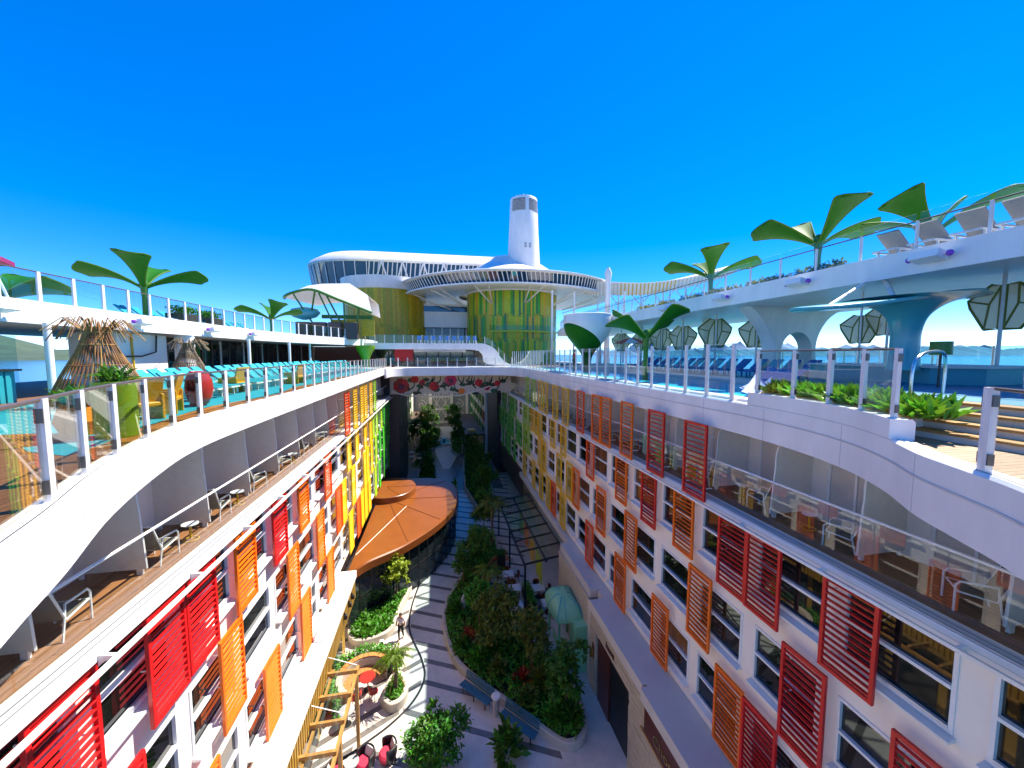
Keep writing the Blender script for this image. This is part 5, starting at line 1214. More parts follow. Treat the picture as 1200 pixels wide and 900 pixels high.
# stone courses as parts
def course_wall(x0,x1,y0,y1,z0,z1,h,skip=None):
    z = z0; k = 0
    while z < z1-0.05:
        zt = min(z+h-0.015,z1); y = y0-rnd.uniform(0,0.8)
        while y < y1:
            L = rnd.uniform(0.9,1.5); a = max(y,y0); b = min(y+L-0.012,y1)
            if b-a > 0.1 and not (skip and skip(a,b,z,zt)):
                d = rnd.uniform(0,0.02); MB().box(x0-d,x1,a,b,z,zt).build('stone_course','stone',t,None)
            y += L
        z += h
MB().box(8.05,10.4,9.0,24.6,ZP+0.001,-13.56).build('core_wall','stone',t,None)
course_wall(7.9,8.049,13.0,14.28,ZP+0.002,-14.55,0.26); course_wall(7.9,8.049,17.77,18.6,ZP+0.002,-14.55,0.26); course_wall(7.9,8.049,13.0,18.6,-14.54,-13.56,0.245)
course_wall(7.75,7.899,9.6,12.9,ZP+0.002,-14.75,0.30)
MB().box(7.9,8.04,14.3,17.75,ZP+0.003,-14.55).build('doorway','black',t,None) if False else MB().box(8.0,8.048,14.3,17.75,ZP+0.003,-14.55).build('doorway','black',t,None)
MB().box(7.93,7.999,16.3,17.6,ZP+0.01,-14.7).build('door_leaf','brown_door',t,None)
MB().box(7.70,7.749,5.0,12.7,-14.7,-13.65).build('sign_board','brown_door',t,None); MB().box(7.66,7.748,1.5,12.95,-13.62,-13.56).build('trim','black',t,None); MB().box(7.68,7.748,1.5,12.95,-14.80,-14.72).build('trim','beam_wood',t,None)
MB().box(7.9,8.0,5.0,12.4,-17.9,-14.82).build('shop_window','tinted',t,None)
MB().box(8.0,9.9,18.65,19.2,ZP+0.001,-13.56).build('beige_pier','off_white',t,None)
def text(body, size, m, loc, rot, parent, extrude=0.015):
    cu = bpy.data.curves.new('lettering','FONT'); cu.body = body; cu.size = size; cu.extrude = extrude; cu.align_x = 'CENTER'; cu.align_y = 'CENTER'
    o = bpy.data.objects.new('lettering', cu); COL.objects.link(o); bpy.context.view_layer.update()
    me = bpy.data.meshes.new_from_object(o.evaluated_get(bpy.context.evaluated_depsgraph_get())); bpy.data.objects.remove(o); me.materials.clear(); me.materials.append(M[m])
    p = bpy.data.objects.new('lettering', me); COL.objects.link(p); p.parent = parent; p.location = Vector(loc)-parent.location; p.rotation_euler = rot
    return p
text('Chops', 0.55, 'brass', (7.675,11.3,-14.25), (R(90),0,R(-90)), t)
text('Izumi', 0.42, 'brown_door', (7.86,16.1,-14.15), (R(90),0,R(-90)), t)
tl = thing('door_lamp','brass lantern beside the brown doors in the stone wall','lamp',(7.8,18.1,-16))
MB().cbox(7.70,7.86,18.02,18.18,-16.0,-15.5,.02).build('lantern','brass',tl); MB().cbox(7.86,7.90,17.98,18.22,-16.1,-15.3,.01).build('back_plate','brown_door',tl)
# glazed pergola on the shaded side with black frame
t = thing('glass_pergola','black framed glass pergola on the shaded side of the park','pergola',(7.3,29,ZP))
for y in np.linspace(24.8,36.5,8): MB().bar((5.7,y,-14.45),(8.74,y,-14.0),0.09,0.12).build('rafter','black',t,None)
for x,z in ((5.7,-14.45),(7.2,-14.22),(8.7,-14.0)): MB().bar((x,24.7,z-0.12),(x,36.6,z-0.12),0.13,0.12).build('purlin','black',t,None)
for y in (24.8,30.6,36.5): MB().box(5.64,5.76,y-.06,y+.06,ZP+0.001,-14.6).build('post','black',t,None)
for i in range(7):
    ya = 24.8+1.671*i+0.06; MB().obox((7.2,ya+0.78,-14.19),(1.48,0,0.22),(0,0.76,0),(0,0,0.006)).build('roof_glass','glass_clear',t,None)
for i in range(4): tag(MB().box(7.1+0.1*i,7.14+0.1*i,25.6+2.5*i,27.2+2.5*i,-16.6,-14.7).build('banner',('plank_lime','canopy_yellow','flower_orange','pot_green')[i],None,base=True),('lime','yellow','orange','leaf green')[i]+' hanging banner inside the glass pergola','banner')

# ------------------------------------------------------------------ copper roofed pavilion
t = thing('pavilion','copper roofed pavilion with curved dark glazed wall in the park','pavilion',(-3,35,ZP))
ro = spline([(-5.9,24.4),(-4.9,26.1),(-2.6,28.0),(-0.2,31.2),(1.3,34.6),(1.75,38),(1.2,41.4),(-0.6,43.2),(-3.4,43.7),(-5.9,43.7)],6)
MB().rings([[(x,y,-14.45) for x,y in ro],[(x,y,-13.98) for x,y in ro],[(-3.2+(x+3.2)*0.985,35+(y-35)*0.985,-13.9) for x,y in ro]],True,True).build('roof','copper_roof',t,30)
MB().sweep(ro[:-6],[(-0.005,-14.47),(-0.05,-14.47),(-0.05,-13.97),(-0.005,-13.97)]).build('roof_edge','copper_edge',t)
# standing seams radiating across the roof
for tx,ty in ((-2.4,28.6),(0.0,32.0),(1.5,37.0),(0.6,42.0),(-3.2,43.4)):
    MB().bar((-4.9,37.5,-13.885),(tx,ty,-13.885),0.05,0.03).build('roof_seam','copper_edge',t,None)
MB().bar((-5.8,27.2,-13.885),(-3.0,35.5,-13.885),0.04,0.03).build('roof_seam','ledge_cream',t,None)
dc = [(-5.0+2.6*math.cos(a),39.3+3.0*math.sin(a)) for a in np.linspace(0,6.2832,41)[:-1]]
MB().rings([[(x,y,-13.89) for x,y in dc],[(x,y,-13.35) for x,y in dc],[(-5+(x+5)*0.98,39.3+(y-39.3)*0.98,-13.3) for x,y in dc]],True,True).build('raised_disc','copper_roof',t,30)
for a in (R(-60),R(0),R(50)): MB().bar((-5.2,39.3,-13.285),(-5+2.5*math.cos(a),39.3+2.9*math.sin(a),-13.285),0.04,0.02).build('roof_seam','copper_edge',t,None)
wl_ = [(-3.2+(x+3.2)*0.95-0.05,35+(y-35)*0.95) for x,y in ro]
wp = resample(wl_,1.05)
for a,b in zip(wp,wp[1:]):
    for z0,z1 in ((ZP+0.1,-16.3),(-16.2,-14.5)): 
        c = Vector(((a[0]+b[0])/2,(a[1]+b[1])/2,(z0+z1)/2)); d = Vector((b[0]-a[0],b[1]-a[1],0))/2; n_ = Vector((-d.y,d.x,0)).normalized()*0.015; MB().obox(c,d*0.94,n_,Vector((0,0,(z1-z0)/2))).build('glazing','tinted',t,None)
    MB().box(a[0]-.05,a[0]+.05,a[1]-.05,a[1]+.05,ZP+0.001,-14.46).build('mullion','black',t,None)
MB().sweep(wl_,[(0.04,-16.29),(-0.04,-16.29),(-0.04,-16.21),(0.04,-16.21)]).build('glazing_bar','black',t)
struct(MB().box(-6.9,8.5,50,100,ZP+0.008,ZP+0.012).build('far_floor','paving_dark',smooth=None))
# ------------------------------------------------------------------ planting beds
def bed(name, label, poly, h=0.45):
    t = thing(name, label, 'planter', (poly[0][0],poly[0][1],ZP))
    P = spline(poly+[poly[0]],4)[:-1]; cx = sum(p[0] for p in P)/len(P); cy = sum(p[1] for p in P)/len(P)
    a = sum(P[i][0]*P[(i+1)%len(P)][1]-P[(i+1)%len(P)][0]*P[i][1] for i in range(len(P)))
    if a < 0: P = P[::-1]
    rings = [[],[],[],[]]
    N = len(P); inn = []
    for i,p in enumerate(P):
        q = P[(i+1)%N]; o = P[(i-1)%N]; d = Vector((q[0]-o[0],q[1]-o[1])).normalized(); nx,ny = -d.y,d.x
        for k,(off,z) in enumerate(((0,ZP+0.001),(0.0,ZP+h-0.03),(0.03,ZP+h),(0.22,ZP+h))): rings[k].append((p[0]+nx*off,p[1]+ny*off,z))
        inn.append((p[0]+nx*0.22,p[1]+ny*0.22))
    MB().rings(rings+[[(x,y,ZP+h-0.14) for x,y in inn]]).build('curb','curb',t,40)
    MB().add([(x,y,ZP+h-0.10) for x,y in inn],[tuple(range(N))]).build('soil','soil',t,None)
    return inn
cen = [(2.6,35.5),(1.7,30.2),(0.35,26.8),(0.05,24.4),(0.6,21.4),(1.7,19.6),(3.4,17.6),(4.6,16.1),(5.5,15.3),(6.5,15.6),(6.95,17.0),(6.85,19.2),(5.9,21.4),(4.7,23.0),(3.7,25.2),(3.0,27.4),(3.7,29.8),(4.9,31.4),(5.2,35.0),(4.2,37.5)]
ic = bed('planting_bed','large winding planting bed full of trees in the middle of the park', cen)
i1 = bed('planting_bed','leafy planting bed beside the walking person', [(-6.0,26.0),(-5.85,24.5),(-5.2,23.7),(-4.0,23.8),(-3.1,24.5),(-2.75,26.5),(-2.2,28.8),(-2.5,29.7),(-3.3,29.3),(-4.2,28.0),(-5.6,27.2)])
i3 = bed('planting_bed','small round planting bed holding a staked palm', [(-3.15,19.3),(-2.6,18.75),(-2.0,19.0),(-1.8,19.8),(-2.2,20.8),(-2.8,20.6)], 0.5)
i4 = bed('planting_bed','planting bed winding along the far path', [(2.2,47),(1.7,41.5),(0.4,45.5),(0.9,50),(2.4,54)])
i5 = bed('planting_bed','far planting bed near the round fountain', [(3.2,50),(4.4,42),(5.6,41),(6.6,46),(7.0,56),(6.2,66),(4.2,66)])
i6 = bed('planting_bed','far planting bed at the dark end of the park', [(-4.2,92),(-3.8,74),(-1.2,72),(0.2,80),(0.2,92)])
i7 = bed('planting_bed','narrow planting bed beside the lift tower',[(-3.2,54),(-3.0,50),(-1.2,49),(-0.4,54),(-0.8,62),(-2.6,63)])
i8 = bed('planting_bed','oval planting bed under the brown far canopy',[(2.2,70),(3.4,67),(4.4,72),(4.6,82),(3.4,86),(2.2,80)])
ground_cover('ground_cover','dark greenery beside the lift tower', i7, ZP+0.33, 1500, 0.28, 'hedge_leaf', 0.6)
ground_cover('ground_cover','dark greenery under the brown far canopy', i8, ZP+0.33, 1500, 0.3, 'hedge_leaf', 0.6)
ground_cover('ground_cover','dense green ground cover in the large winding bed', ic, ZP+0.33, 9000, 0.22, 'hedge_leaf', 0.55)
ground_cover('ground_cover','bright green ferns in the bed beside the walking person', i1, ZP+0.33, 3000, 0.24, 'grass_leaf', 0.45)
ground_cover('ground_cover','low greenery round the staked palm', i3, ZP+0.38, 500, 0.16, 'hedge_leaf', 0.25)
ground_cover('ground_cover','low greenery along the far path', i4, ZP+0.33, 1200, 0.25, 'hedge_leaf', 0.5)
ground_cover('ground_cover','greenery in the far bed near the fountain', i5, ZP+0.33, 3000, 0.28, 'hedge_leaf', 0.6)
ground_cover('ground_cover','dark greenery at the shaded end of the park', i6, ZP+0.33, 2500, 0.3, 'hedge_leaf', 0.7)
zt_ = ZP+0.34
for nm,lab,x,y,h,r,m,n,s in (
  ('broadleaf_tree','leafy green tree beside the curved wooden bench',2.6,29.6,4.2,1.5,'tree_leaf',2200,0.28),
  ('broadleaf_tree','small bright tree between pavilion and bed of ferns',-3.2,27.6,3.4,1.15,'lime_leaf',1500,0.24),
  ('broadleaf_tree','wide olive green tree near the cafe tables',3.4,21.4,3.6,1.6,'olive_leaf',2600,0.28),
  ('broadleaf_tree','olive green tree close to the green kiosk',4.9,19.6,3.2,1.35,'olive_leaf',2200,0.26),
  ('broadleaf_tree','staked green tree at the rounded end of the large bed',6.0,17.0,3.3,1.05,'tree_leaf',1800,0.26),
  ('broadleaf_tree','dense green tree in the middle of the large bed',2.4,23.6,3.0,1.25,'hedge_leaf',1800,0.26),
  ('broadleaf_tree','slender tree leaning over the path from the large bed',1.7,28.2,3.4,1.0,'tree_leaf',1200,0.24),
  ('broadleaf_tree','tall tree at the far end of the large bed',4.2,35.6,4.8,1.5,'tree_leaf',2200,0.28),
  ('broadleaf_tree','dark tree behind the glass pergola',5.2,44,5.0,1.7,'tree_leaf',1800,0.32),
  ('broadleaf_tree','dark tree in the far bed near the fountain',5.4,52,5.2,1.8,'tree_leaf',1600,0.34),
  ('broadleaf_tree','rounded dark tree at the end of the far bed',5.2,60,5.0,2.0,'tree_leaf',1600,0.36),
  ('broadleaf_tree','lime green tree at the dark end of the park',-3.0,78,6.5,1.8,'lime_leaf',1500,0.36),
  ('broadleaf_tree','dark round tree beside the fountain',-2.2,74.5,4.6,2.0,'tree_leaf',1600,0.36),
  ('broadleaf_tree','dark tree before the white lattice gate',-1.6,86,6.5,2.2,'tree_leaf',1600,0.4),
  ('broadleaf_tree','dark tree beside the lift tower',-1.8,52.5,4.6,1.6,'tree_leaf',1500,0.32),
  ('broadleaf_tree','spreading tree at the end of the lift tower bed',-1.6,60.0,5.4,2.0,'olive_leaf',1500,0.36),
  ('broadleaf_tree','tree standing by the brown far canopy',3.3,71.0,5.6,1.8,'tree_leaf',1500,0.36),
  ('broadleaf_tree','tall tree in the oval bed by the far canopy',3.4,80.0,6.5,2.2,'tree_leaf',1600,0.38),
  ('broadleaf_tree','dark tree in front of the far sunlit cabin wall',-4.6,72.0,5.5,1.7,'tree_leaf',1400,0.36),
  ('broadleaf_tree','dark tree at the corner of the lattice gate',3.6,88,6.0,2.0,'tree_leaf',1500,0.4)):
    tree(nm,lab,(x,y,zt_),h,r,m,n,s)
palm('palm_tree','small feathery palm on stakes in the round bed',(-2.45,19.7,ZP+0.4),1.9,1.15,nf=22)
palm('palm_tree','feathery palm rising beside the glass pergola',(4.6,33.6,zt_),4.2,1.7,'olive_leaf',22,stakes=False)
palm('palm_tree','bushy palm near the cafe tables',(3.3,25.6,zt_),2.6,1.3,'palm_leaf',18,stakes=False)
# broad leaved shrubs inside the large bed, single plants
def shrub(label, x, y, z, r, h, m, n=260, size=0.3, wd=0.45, group=None):
    a = rng.uniform(0,6.28,n); e = rng.uniform(0.1,1.45,n); D = np.column_stack([np.cos(a)*np.cos(e),np.sin(a)*np.cos(e),np.sin(e)])
    q = rng.random(n)**0.6; C = D*np.array([r,r,h])*q[:,None]
    o = meshobj('shrub', leaf_mesh('shrub',C,D,rng.uniform(.6,1.2,n)*size,wd), m, None, (x,y,z)); return tag(o,label,'shrub',group)
shrub('red leaved bromeliad shrub in the large bed',4.2,18.9,zt_,0.45,0.6,'red_leaf',200,0.34,0.25)
shrub('red leaved shrub behind the dense tree of the large bed',1.6,22.4,zt_,0.4,0.9,'red_leaf',160,0.3,0.3)
shrub('big glossy leaved shrub standing on the paving below the benches',2.75,15.5,ZP+0.001,0.6,1.6,'tree_leaf',170,0.5,0.5)
tag(meshobj('shrub',crown_mesh('shrub',[(0,0,0.8,1.1,0.9,0.8),(0.7,0.3,1.1,0.7,0.7,0.9),(-0.7,0.1,0.9,0.7,0.6,0.8),(0.1,-0.5,1.5,0.6,0.5,0.7),(-0.2,0.4,1.7,0.5,0.5,0.6)],3600,0.2),'grass_leaf',None,(-0.4,15.9,ZP+0.2)),'bushy bright green shrub on the paving by the crimson cushioned chairs','shrub')
for i,(x,y) in enumerate(((1.2,21.8),(2.0,20.6),(3.0,19.6),(0.9,25.0),(3.1,21.0),(5.0,18.4),(6.1,16.4),(5.3,16.6),(4.2,17.6),(2.2,26.8),(3.4,31.8),(3.2,34.0))):
    shrub('leafy dark green shrub in the large winding bed',x,y,zt_,0.5,rnd.uniform(.6,1.1),('tree_leaf','hedge_leaf','olive_leaf')[i%3],300,0.32,0.4,'shrubs in the large bed')
t = thing('garden_sculpture','small grey teardrop sculpture in the greenery of the large bed','sculpture',(1.5,25.4,zt_)); MB().lathe([(0.05,0),(0.22,0.3),(0.16,0.9),(0.02,1.2)],(1.5,25.4,zt_),14,True,True).build('teardrop','ledge',t); MB().cyl((1.5,25.4,zt_-0.05),0.25,0.06,14).build('plinth','curb',t)
# ------------------------------------------------------------------ seats
# curved booth with hedge
t = thing('curved_booth','round white booth with slatted wooden seat and hedge behind it','bench',(-4.2,20.9,ZP))
cx,cy = -4.05,20.4
MB().lathe([(1.15,ZP+0.001),(1.15,ZP+0.95),(1.28,ZP+0.98),(1.45,ZP+0.95),(1.5,ZP+0.001)],(cx,cy,0),26,a0=R(25),a1=R(235)).build('booth_wall','curb',t)
for i in range(16):
    a0 = R(30+12.5*i); a1 = a0+R(11.5); MB().lathe([(0.75,ZP+0.42),(1.14,ZP+0.42),(1.14,ZP+0.48),(0.75,ZP+0.48),(0.75,ZP+0.42)],(cx,cy,0),2,a0=a0,a1=a1).build('seat_slat','wood_seat',t,None)
    if i < 11: MB().lathe([(1.16,ZP+0.985),(1.44,ZP+0.985),(1.44,ZP+1.03),(1.16,ZP+1.03),(1.16,ZP+0.985)],(cx,cy,0),2,a0=a0,a1=a1).build('back_slat','wood_seat',t,None)
a = rng.uniform(R(25),R(235),5000); r_ = rng.uniform(1.52,1.95,5000)
tag(meshobj('hedge',leaf_mesh('hedge',np.column_stack([cx+r_*np.cos(a),cy+r_*np.sin(a),ZP+rng.random(5000)*1.2]),rdir(5000,0.4),rng.uniform(.7,1.2,5000)*0.17),'hedge_leaf'),'clipped curved hedge around the wooden booth','hedge',None)
def bistro(label, x, y, rot, m, z=ZP, group=None):
    t = thing('park_chair',label,'chair',(x,y,z+0.003),group)
    meshobj('seat',MB().lathe([(0.02,0.44),(0.24,0.44),(0.25,0.47),(0.02,0.49)],n=14).mesh('seat',40),m,t)
    q = MB().lathe([(0.25,0.47),(0.27,0.70),(0.25,0.85)],n=10,a0=R(110),a1=R(250)); o = meshobj('backrest',q.mesh('backrest',50),m,t); s = o.modifiers.new('t','SOLIDIFY'); s.thickness = 0.03
    for a in (0.8,2.4,3.9,5.5): meshobj('leg',MB().tube([(0.17*math.cos(a),0.17*math.sin(a),0.44),(0.24*math.cos(a),0.24*math.sin(a),0)],0.015,5).mesh('leg'),'black',t)
    t.rotation_euler = (0,0,rot); return t
def rtable(label, x, y, r, m, h=0.74, z=ZP):
    t = thing('park_table',label,'table',(x,y,z+0.003)); meshobj('table_top',MB().cyl((0,0,h-0.03),r,0.035,22).mesh('table_top',40),m,t); meshobj('stem',MB().cyl((0,0,0.02),0.035,h-0.05,8).mesh('stem',40),'black',t); meshobj('foot',MB().cyl((0,0,0),r*0.55,0.02,18).mesh('foot',40),'black',t); return t
rtable('round red table inside the wooden booth',-3.95,20.45,0.42,'plastic_red')
bistro('red park chair drawn up to the red booth table',-3.55,19.75,1.2,'plastic_red'); bistro('red park chair at the open side of the booth',-4.35,19.55,2.2,'plastic_red')
rtable('round dark table on the paving below the booth',-4.6,18.6,0.36,'bulkhead_grey')
def lounge_chair(label, x, y, rot, m, shell='black', group=None):
    t = thing('lounge_chair',label,'armchair',(x,y,ZP+0.003),group)
    q = MB().lathe([(0.36,0.12),(0.42,0.35),(0.44,0.62),(0.40,0.80)],n=18,a0=R(70),a1=R(290)); o = meshobj('shell',q.mesh('shell',50),shell,t); s = o.modifiers.new('t','SOLIDIFY'); s.thickness = 0.05
    meshobj('seat_cushion',MB().lathe([(0.02,0.16),(0.36,0.16),(0.38,0.36),(0.30,0.44),(0.02,0.45)],n=18).mesh('seat_cushion',40),m,t)
    meshobj('back_cushion',MB().obox((-0.27,0,0.58),(0.05,0,0.02),(0,0.24,0),(-0.06,0,0.17)).mesh('back_cushion'),'cloth_white',t)
    meshobj('base',MB().cyl((0,0,0),0.26,0.15,14).mesh('base',40),'black',t); t.rotation_euler = (0,0,rot); return t
lounge_chair('black tub chair with crimson cushion beside the green bush',-2.45,16.5,R(200),'cushion_red')
lounge_chair('black tub chair with crimson cushion beside the small grey table',-3.35,16.3,R(230),'cushion_red')
lounge_chair('black tub chair with crimson cushion under the timber pergola',-4.45,16.0,R(20),'cushion_red')
rtable('small round grey table between the crimson cushioned tub chairs',-3.9,16.25,0.3,'bulkhead_grey',0.5)
for x,y,r_ in ((-5.2,29.4,0.6),(-4.4,30.6,0.9),(-5.6,28.3,0.2)): lounge_chair('turquoise outdoor armchair in front of the pavilion glass',x,y,r_+R(180),'turquoise','turquoise_dark','turquoise armchairs by the pavilion')
rtable('small round white table between the turquoise armchairs',-4.75,29.9,0.26,'cloth_white',0.5)
# blue benches against the large bed
def bench(label, p, q_):
    p = Vector((*p,0)); q_ = Vector((*q_,0)); d = (q_-p); L = d.length; d.normalize(); n_ = Vector((-d.y,d.x,0)); c = (p+q_)/2
    if n_.x < 0: n_ = -n_
    t = thing('park_bench',label,'bench',(c.x,c.y,ZP+0.003),'blue benches along the large bed')
    for k in range(4): meshobj('seat_slat',MB().obox(Vector((0,0,0.44))+n_*(-0.20+0.115*k),d*(L/2),n_*0.05,Vector((0,0,0.015))).mesh('seat_slat'),'bench_blue',t)
    for k in range(4): meshobj('back_slat',MB().obox(Vector((0,0,0.56+0.11*k))+n_*(0.24+0.03*k),d*(L/2),n_*0.012,Vector((0,0,0.047))).mesh('back_slat'),'bench_blue',t)
    for s in (-0.8,0.0,0.8):
        for o_ in (-0.18,0.18): meshobj('leg',MB().obox(Vector((0,0,0.21))+d*(s*L/2)+n_*o_,d*0.02,n_*0.02,Vector((0,0,0.21))).mesh('leg'),'black',t)
bench('dark blue slatted bench beside the round topped bollard, further from the rounded bed end',(1.05,19.5),(2.35,18.0)); bench('dark blue slatted bench beside the round topped bollard, nearer the rounded bed end',(2.85,17.4),(4.2,15.9))
t = thing('bollard','stone bollard with round white cap between the blue benches','bollard',(2.6,17.7,ZP)); MB().cyl((2.6,17.7,ZP+0.002),0.16,0.95,18).build('shaft','curb',t); MB().lathe([(0.22,0),(0.24,0.06),(0.2,0.12),(0.02,0.14)],(2.6,17.7,ZP+0.95),18,True).build('cap','cloth_white',t)
t = thing('path_post','short black post beside the bed of ferns','post',(-3.5,22.5,ZP)); MB().box(-3.58,-3.42,22.42,22.58,ZP+0.002,ZP+1.1).build('shaft','black',t,None); MB().box(-3.6,-3.4,22.4,22.6,ZP+1.1,ZP+1.14).build('cap','cloth_white',t,None)
# long curved wooden bench
t = thing('curved_bench','long curved wooden bench along the cafe terrace','bench',(3.8,29,ZP))
cb = spline([(3.25,25.6),(3.05,27.4),(3.6,29.6),(4.7,31.2),(6.0,32.0)],6); cbs = resample(cb,0.33)
for a_,b_ in zip(cbs,cbs[1:]):
    d = Vector((b_[0]-a_[0],b_[1]-a_[1],0)); n_ = Vector((d.y,-d.x,0)).normalized(); c = Vector(((a_[0]+b_[0])/2,(a_[1]+b_[1])/2,ZP+0.46)); MB().obox(c+n_*0.35,d*0.47,n_*0.24,Vector((0,0,0.025))).build('seat_slat','wood_seat',t,None); MB().obox(c+Vector((0,0,0.26)),d*0.47,n_*0.03,Vector((0,0,0.22))).build('back_slat','wood_seat',t,None)
MB().sweep(cb,[(-0.12,ZP+0.002),(-0.12,ZP+0.43),(-0.5,ZP+0.43),(-0.5,ZP+0.002)]).build('plinth','white_wall',t)
# cafe tables with seated place settings
k = 0
for x,y in ((5.2,28.6),(5.35,26.7),(5.1,24.7),(7.1,26.4),(7.3,24.6)):
    tt = thing('cafe_table','square cafe table with white cloth near the glass pergola','table',(x,y,ZP+0.003),'cafe tables'); meshobj('table_cloth',MB().cbox(-.42,.42,-.42,.42,0.70,0.75,.01).mesh('table_cloth'),'cloth_white',tt); meshobj('stem',MB().cyl((0,0,0.02),0.05,0.68,8).mesh('stem'),'black',tt); meshobj('foot',MB().cyl((0,0,0),0.28,0.02,14).mesh('foot'),'black',tt)
    for dx,dy,r_ in ((-0.7,0,0),(0.7,0,math.pi),(0,-0.7,R(90)),(0,0.7,R(270))): bistro('brown cafe chair at a white clothed table',x+dx,y+dy,r_,'copper_edge',group='cafe chairs')
box_planter('dark trough planter with clipped hedge between the cafe tables',6.2,25.6,ZP+0.003,0.5,2.6,0.75,'black','hedge_leaf',700,0.35)
box_planter('tall dark hedge box at the entrance of the cafe terrace',4.9,30.2,ZP+0.003,0.6,0.8,1.5,'black','tree_leaf',300,0.3)
# green kiosk
t = thing('green_kiosk','mint green kiosk with domed roof by the beige pier','kiosk',(7.6,21.4,ZP))
zk = ZP+0.003
for x,y in ((6.75,20.4),(6.75,22.4),(8.0,22.6)): MB().box(x-.06,x+.06,y-.06,y+.06,zk,ZP+2.7).build('post','kiosk_green',t,None)
MB().box(7.35,8.1,19.3,20.3,zk,ZP+2.75).build('back_cabinet','kiosk_green',t,None); MB().box(7.30,7.349,19.4,20.2,ZP+0.2,ZP+2.5).build('cabinet_door','kiosk_green',t,None)
MB().box(6.95,7.35,20.0,22.3,zk,ZP+1.0).build('counter','kiosk_green',t,None); MB().box(6.85,7.45,19.95,22.4,ZP+1.0,ZP+1.06).build('counter_top','cloth_white',t,None)
ko_ = [(6.5,20.0),(7.0,19.9),(8.1,20.0),(8.15,21.5),(8.1,22.8),(7.0,22.9),(6.5,22.6),(6.35,21.4)]; ko_ = spline(ko_+[ko_[0]],3)[:-1]
MB().rings([[(7.3+(x-7.3)*s,21.4+(y-21.4)*s,ZP+z) for x,y in ko_] for s,z in ((1.0,2.6),(1.0,2.72),(0.92,2.95),(0.75,3.2),(0.5,3.38),(0.25,3.46),(0.03,3.48))],True,True).build('domed_roof','kiosk_green',t,60)
for k_ in range(0,len(ko_),3):
    x,y = ko_[k_]; MB().tube([(7.3+(x-7.3)*s_,21.4+(y-21.4)*s_,ZP+z_+0.01) for s_,z_ in ((1.0,2.72),(0.92,2.95),(0.75,3.2),(0.5,3.38),(0.25,3.46))],0.025,5).build('roof_rib','teal_gloss',t)
# ------------------------------------------------------------------ dark far end of the park
t = thing('lift_tower','black lift tower at the end of the sunlit cabin wall','tower',(-6.3,52,ZP)); MB().box(-8,-4.7,47.61,60,ZP+0.001,-2.5).build('shaft','brown_panel',t,None)
for z in (-5.5,-8.5,-11.5,-14.5): MB().box(-4.699,-4.66,50,50.3,z-0.4,z+0.4).build('indicator','bulkhead_grey',t,None)
t = thing('lift_tower','dark recess tower at the end of the shaded cabin wall','tower',(9.2,62,ZP)); MB().box(8.6,12,56.51,68,ZP+0.001,-2.5).build('shaft','night_wall',t,None)
for side,(x0,x1,y0,y1) in enumerate(((-7.4,-6.2,60.001,100),(8.2,9.6,68.001,100))):
    t = thing('far_cabin_wall',('far sunlit' if side == 0 else 'far shaded')+' cabin wall with green shutters beyond the bridge','wall',((x0+x1)/2,80,ZP))
    MB().box(x0,x1,y0,y1,ZP+0.001,-2.5).build('wall','white_wall',t,None); xf = x1 if side == 0 else x0; sg = 1 if side == 0 else -1
    for r_ in range(4):
        for i in range(12):
            y = y0+1.2+2.6*i
            if y > y1-2: continue
            MB().box(min(xf,xf+sg*.05)+0.001*sg,max(xf,xf+sg*.05),y,y+1.8,-6.6-2.75*r_,-5-2.75*r_).build('window','tinted',t,None)
            if (i+r_)%2 == 0: MB().box(min(xf+sg*.2,xf+sg*.27),max(xf+sg*.2,xf+sg*.27),y-.3,y+0.9,-7.2-2.75*r_,-4.7-2.75*r_).build('shutter',('green','lime','orange_red')[0 if i > 1 else 1+(i+side)%2],t,None)
# end wall with white lattice gate
t = thing('end_wall','dark end wall of the park with white lattice gate and scrolled side panels','wall',(1,101,ZP))
MB().box(-8,11,100.5,101.5,ZP+0.001,-2.5).build('wall','bulkhead_grey',t,None)
for x0,x1 in ((-2.4,-1.6),(7.0,7.6),(3.0,3.7)): MB().box(x0,x1,100.0,100.499,ZP+0.001,-8).build('pillar','white',t,None)
for z in (-8.4,-11.0,-14.2,-17.6): MB().box(-1.599,2.999,100.2,100.4,z-.18,z+.18).build('rail','white',t,None)
for i in range(2):
    for j in range(3):
        xa = -1.55+2.28*i; za = (-11,-14.2,-17.6)[j]; zb = (-8.4,-11,-14.2)[j]
        for p,q_ in (((xa,za),(xa+2.2,zb)),((xa,zb),(xa+2.2,za))): MB().bar((p[0],100.3,p[1]),(q_[0],100.3,q_[1]),0.16,0.16).build('lattice_bar','white',t,None)
        MB().bar((xa+1.1,100.3,za),(xa+1.1,100.3,zb),0.14).build('lattice_bar','white',t,None)
for x in (-4.2,5.3):
    for z in (-10,-13,-16):
        MB().tube([(x+(0.25+1.0*u)*math.cos(8*u),100.2,z+(0.25+1.0*u)*math.sin(8*u)) for u in np.linspace(0,1,24)],0.09,5).build('scroll','white',t)
MB().box(-6.0,-2.4,100.0,100.4,-18,-8).build('side_panel','bulkhead_grey',t,None) if False else None
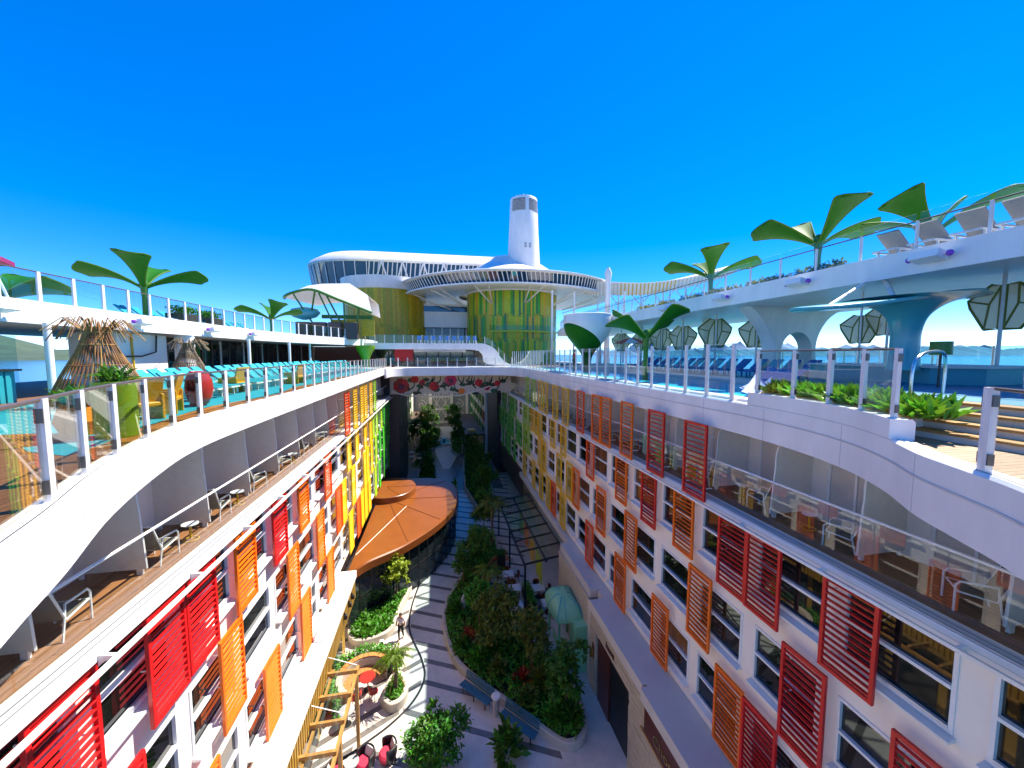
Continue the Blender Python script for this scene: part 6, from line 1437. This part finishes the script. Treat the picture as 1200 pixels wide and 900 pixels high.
# brown canopies of the far cafes
for nm,x0,x1,y0,y1,z in (('brown flat canopy on the shaded side at the far end of the park',4.6,8.2,68,92,-14.3),('dark flat canopy on the sunlit side at the far end of the park',-6.2,-3.4,80,96,-14.0)):
    t = thing('cafe_canopy',nm,'canopy',((x0+x1)/2,(y0+y1)/2,ZP)); MB().cbox(x0,x1,y0,y1,z-0.3,z,.05).build('roof','roof_brown',t)
    for x in (x0+.2,x1-.2):
        for y in (y0+.2,(y0+y1)/2,y1-.2): MB().box(x-.08,x+.08,y-.08,y+.08,ZP+0.001,z-0.301).build('post','black',t,None)
tag(MB().box(5.3,6.6,70,72,-14.29,-14.0).build('roof_hatch','canopy_yellow',None,base=True),'yellow hatch on the brown far canopy','hatch')
t = thing('fountain','round white fountain with blue water at the far end of the park','fountain',(1.0,77,ZP))
MB().lathe([(1.9,ZP+0.002),(2.0,ZP+0.5),(1.8,ZP+0.55),(1.7,ZP+0.3)],(1,77,0),28).build('basin','white',t); MB().cyl((1,77,ZP+0.1),1.7,0.2,28).build('water','pool_water',t); MB().lathe([(0.25,ZP+0.3),(0.2,ZP+0.9),(0.9,ZP+1.2),(0.85,ZP+1.25),(0.05,ZP+1.1)],(1,77,0),20).build('bowl','teal_gloss',t)
struct(MB().prism([(-2.8,96),(-0.6,70),(0.6,60),(1.6,60),(3.6,70),(3.2,96)],ZP+0.014,ZP+0.018).build('far_path','paving_pale',smooth=None))
for x,y in ((-4.6,66),(-3.6,67.5),(-4.8,69),(-3.2,64.5)): rtable('small round cafe table by the lift tower',x,y,0.45,'cloth_white')['group'] = 'tables by the lift tower'
# ------------------------------------------------------------------ people
def person(label, loc, rot, shirt, trousers, walk=0.18, h=1.72):
    t = thing('person',label,'person',loc)
    k = h/1.72
    V = [(0,0,0.95),(0,0,1.15),(0,0.01,1.38),(0,0.01,1.50),   # pelvis chest neck base neck
         (0.18,0,1.42),(0.25,-0.03,1.15),(0.26,0.10,0.92),(-0.18,0,1.42),(-0.25,0.02,1.15),(-0.25,0.12,0.95),
         (0.09,0,0.90),(0.10,walk*0.6,0.50),(0.10,walk*0.35,0.08),(0.10,walk*0.35+0.16,0.04),
         (-0.09,0,0.90),(-0.10,-walk*0.2,0.50),(-0.10,-walk*1.2,0.10),(-0.10,-walk*1.2+0.16,0.04)]
    Rr = [.125,.13,.15,.06,.075,.055,.04,.075,.055,.04,.10,.07,.05,.045,.10,.07,.05,.045]
    E_ = [(0,1),(1,2),(2,3),(2,4),(4,5),(5,6),(2,7),(7,8),(8,9),(0,10),(10,11),(11,12),(12,13),(0,14),(14,15),(15,16),(16,17)]
    def skin(name, idx, edges, m, inflate=1.0):
        mp = {j:i for i,j in enumerate(idx)}; me = bpy.data.meshes.new(name); me.from_pydata([tuple(c*k for c in V[j]) for j in idx],[(mp[a],mp[b]) for a,b in edges],[])
        o = bpy.data.objects.new(name,me); COL.objects.link(o); o.parent = t; me.materials.append(M[m])
        o.modifiers.new('skin','SKIN')
        for j,i in mp.items(): me.skin_vertices[0].data[i].radius = (Rr[j]*k*inflate,)*2
        me.skin_vertices[0].data[mp[idx[0]]].use_root = True
        s = o.modifiers.new('sub','SUBSURF'); s.levels = 2; s.render_levels = 2; return o
    skin('body',list(range(18)),E_,'skin',0.93)
    skin('shirt',[0,1,2,4,5,7,8],[(0,1),(1,2),(2,4),(4,5),(2,7),(7,8)],shirt,1.08)
    skin('trousers',[0,10,11,12,14,15,16],[(0,10),(10,11),(11,12),(0,14),(14,15),(15,16)],trousers,1.10)
    hd = MB().ball((0,0.02,1.61*k),0.105*k,14,10,0.85,1,1.12); hd.ball((0,0.125*k,1.60*k),0.022*k,8,6)
    for s in (-1,1): hd.ball((s*0.092*k,0.02,1.61*k),0.028*k,8,6,0.4,1,1.2)
    meshobj('head',hd.mesh('head',60),'skin',t)
    meshobj('hair',MB().ball((0,0.0,1.645*k),0.112*k,14,8,0.88,1,0.95).mesh('hair',60),'hair_dark',t)
    t.rotation_euler = (0,0,rot); return t
person('person in a pale pink shirt and black trousers walking past the bed of ferns',(-2.55,23.9,ZP+0.004),R(170),'shirt_pink','trouser_black')
person('person in a red shirt standing at the pool edge near the tulip bowl',(9.95,27.2,-1.38),R(60),'shirt_red','trouser_black',0.02)
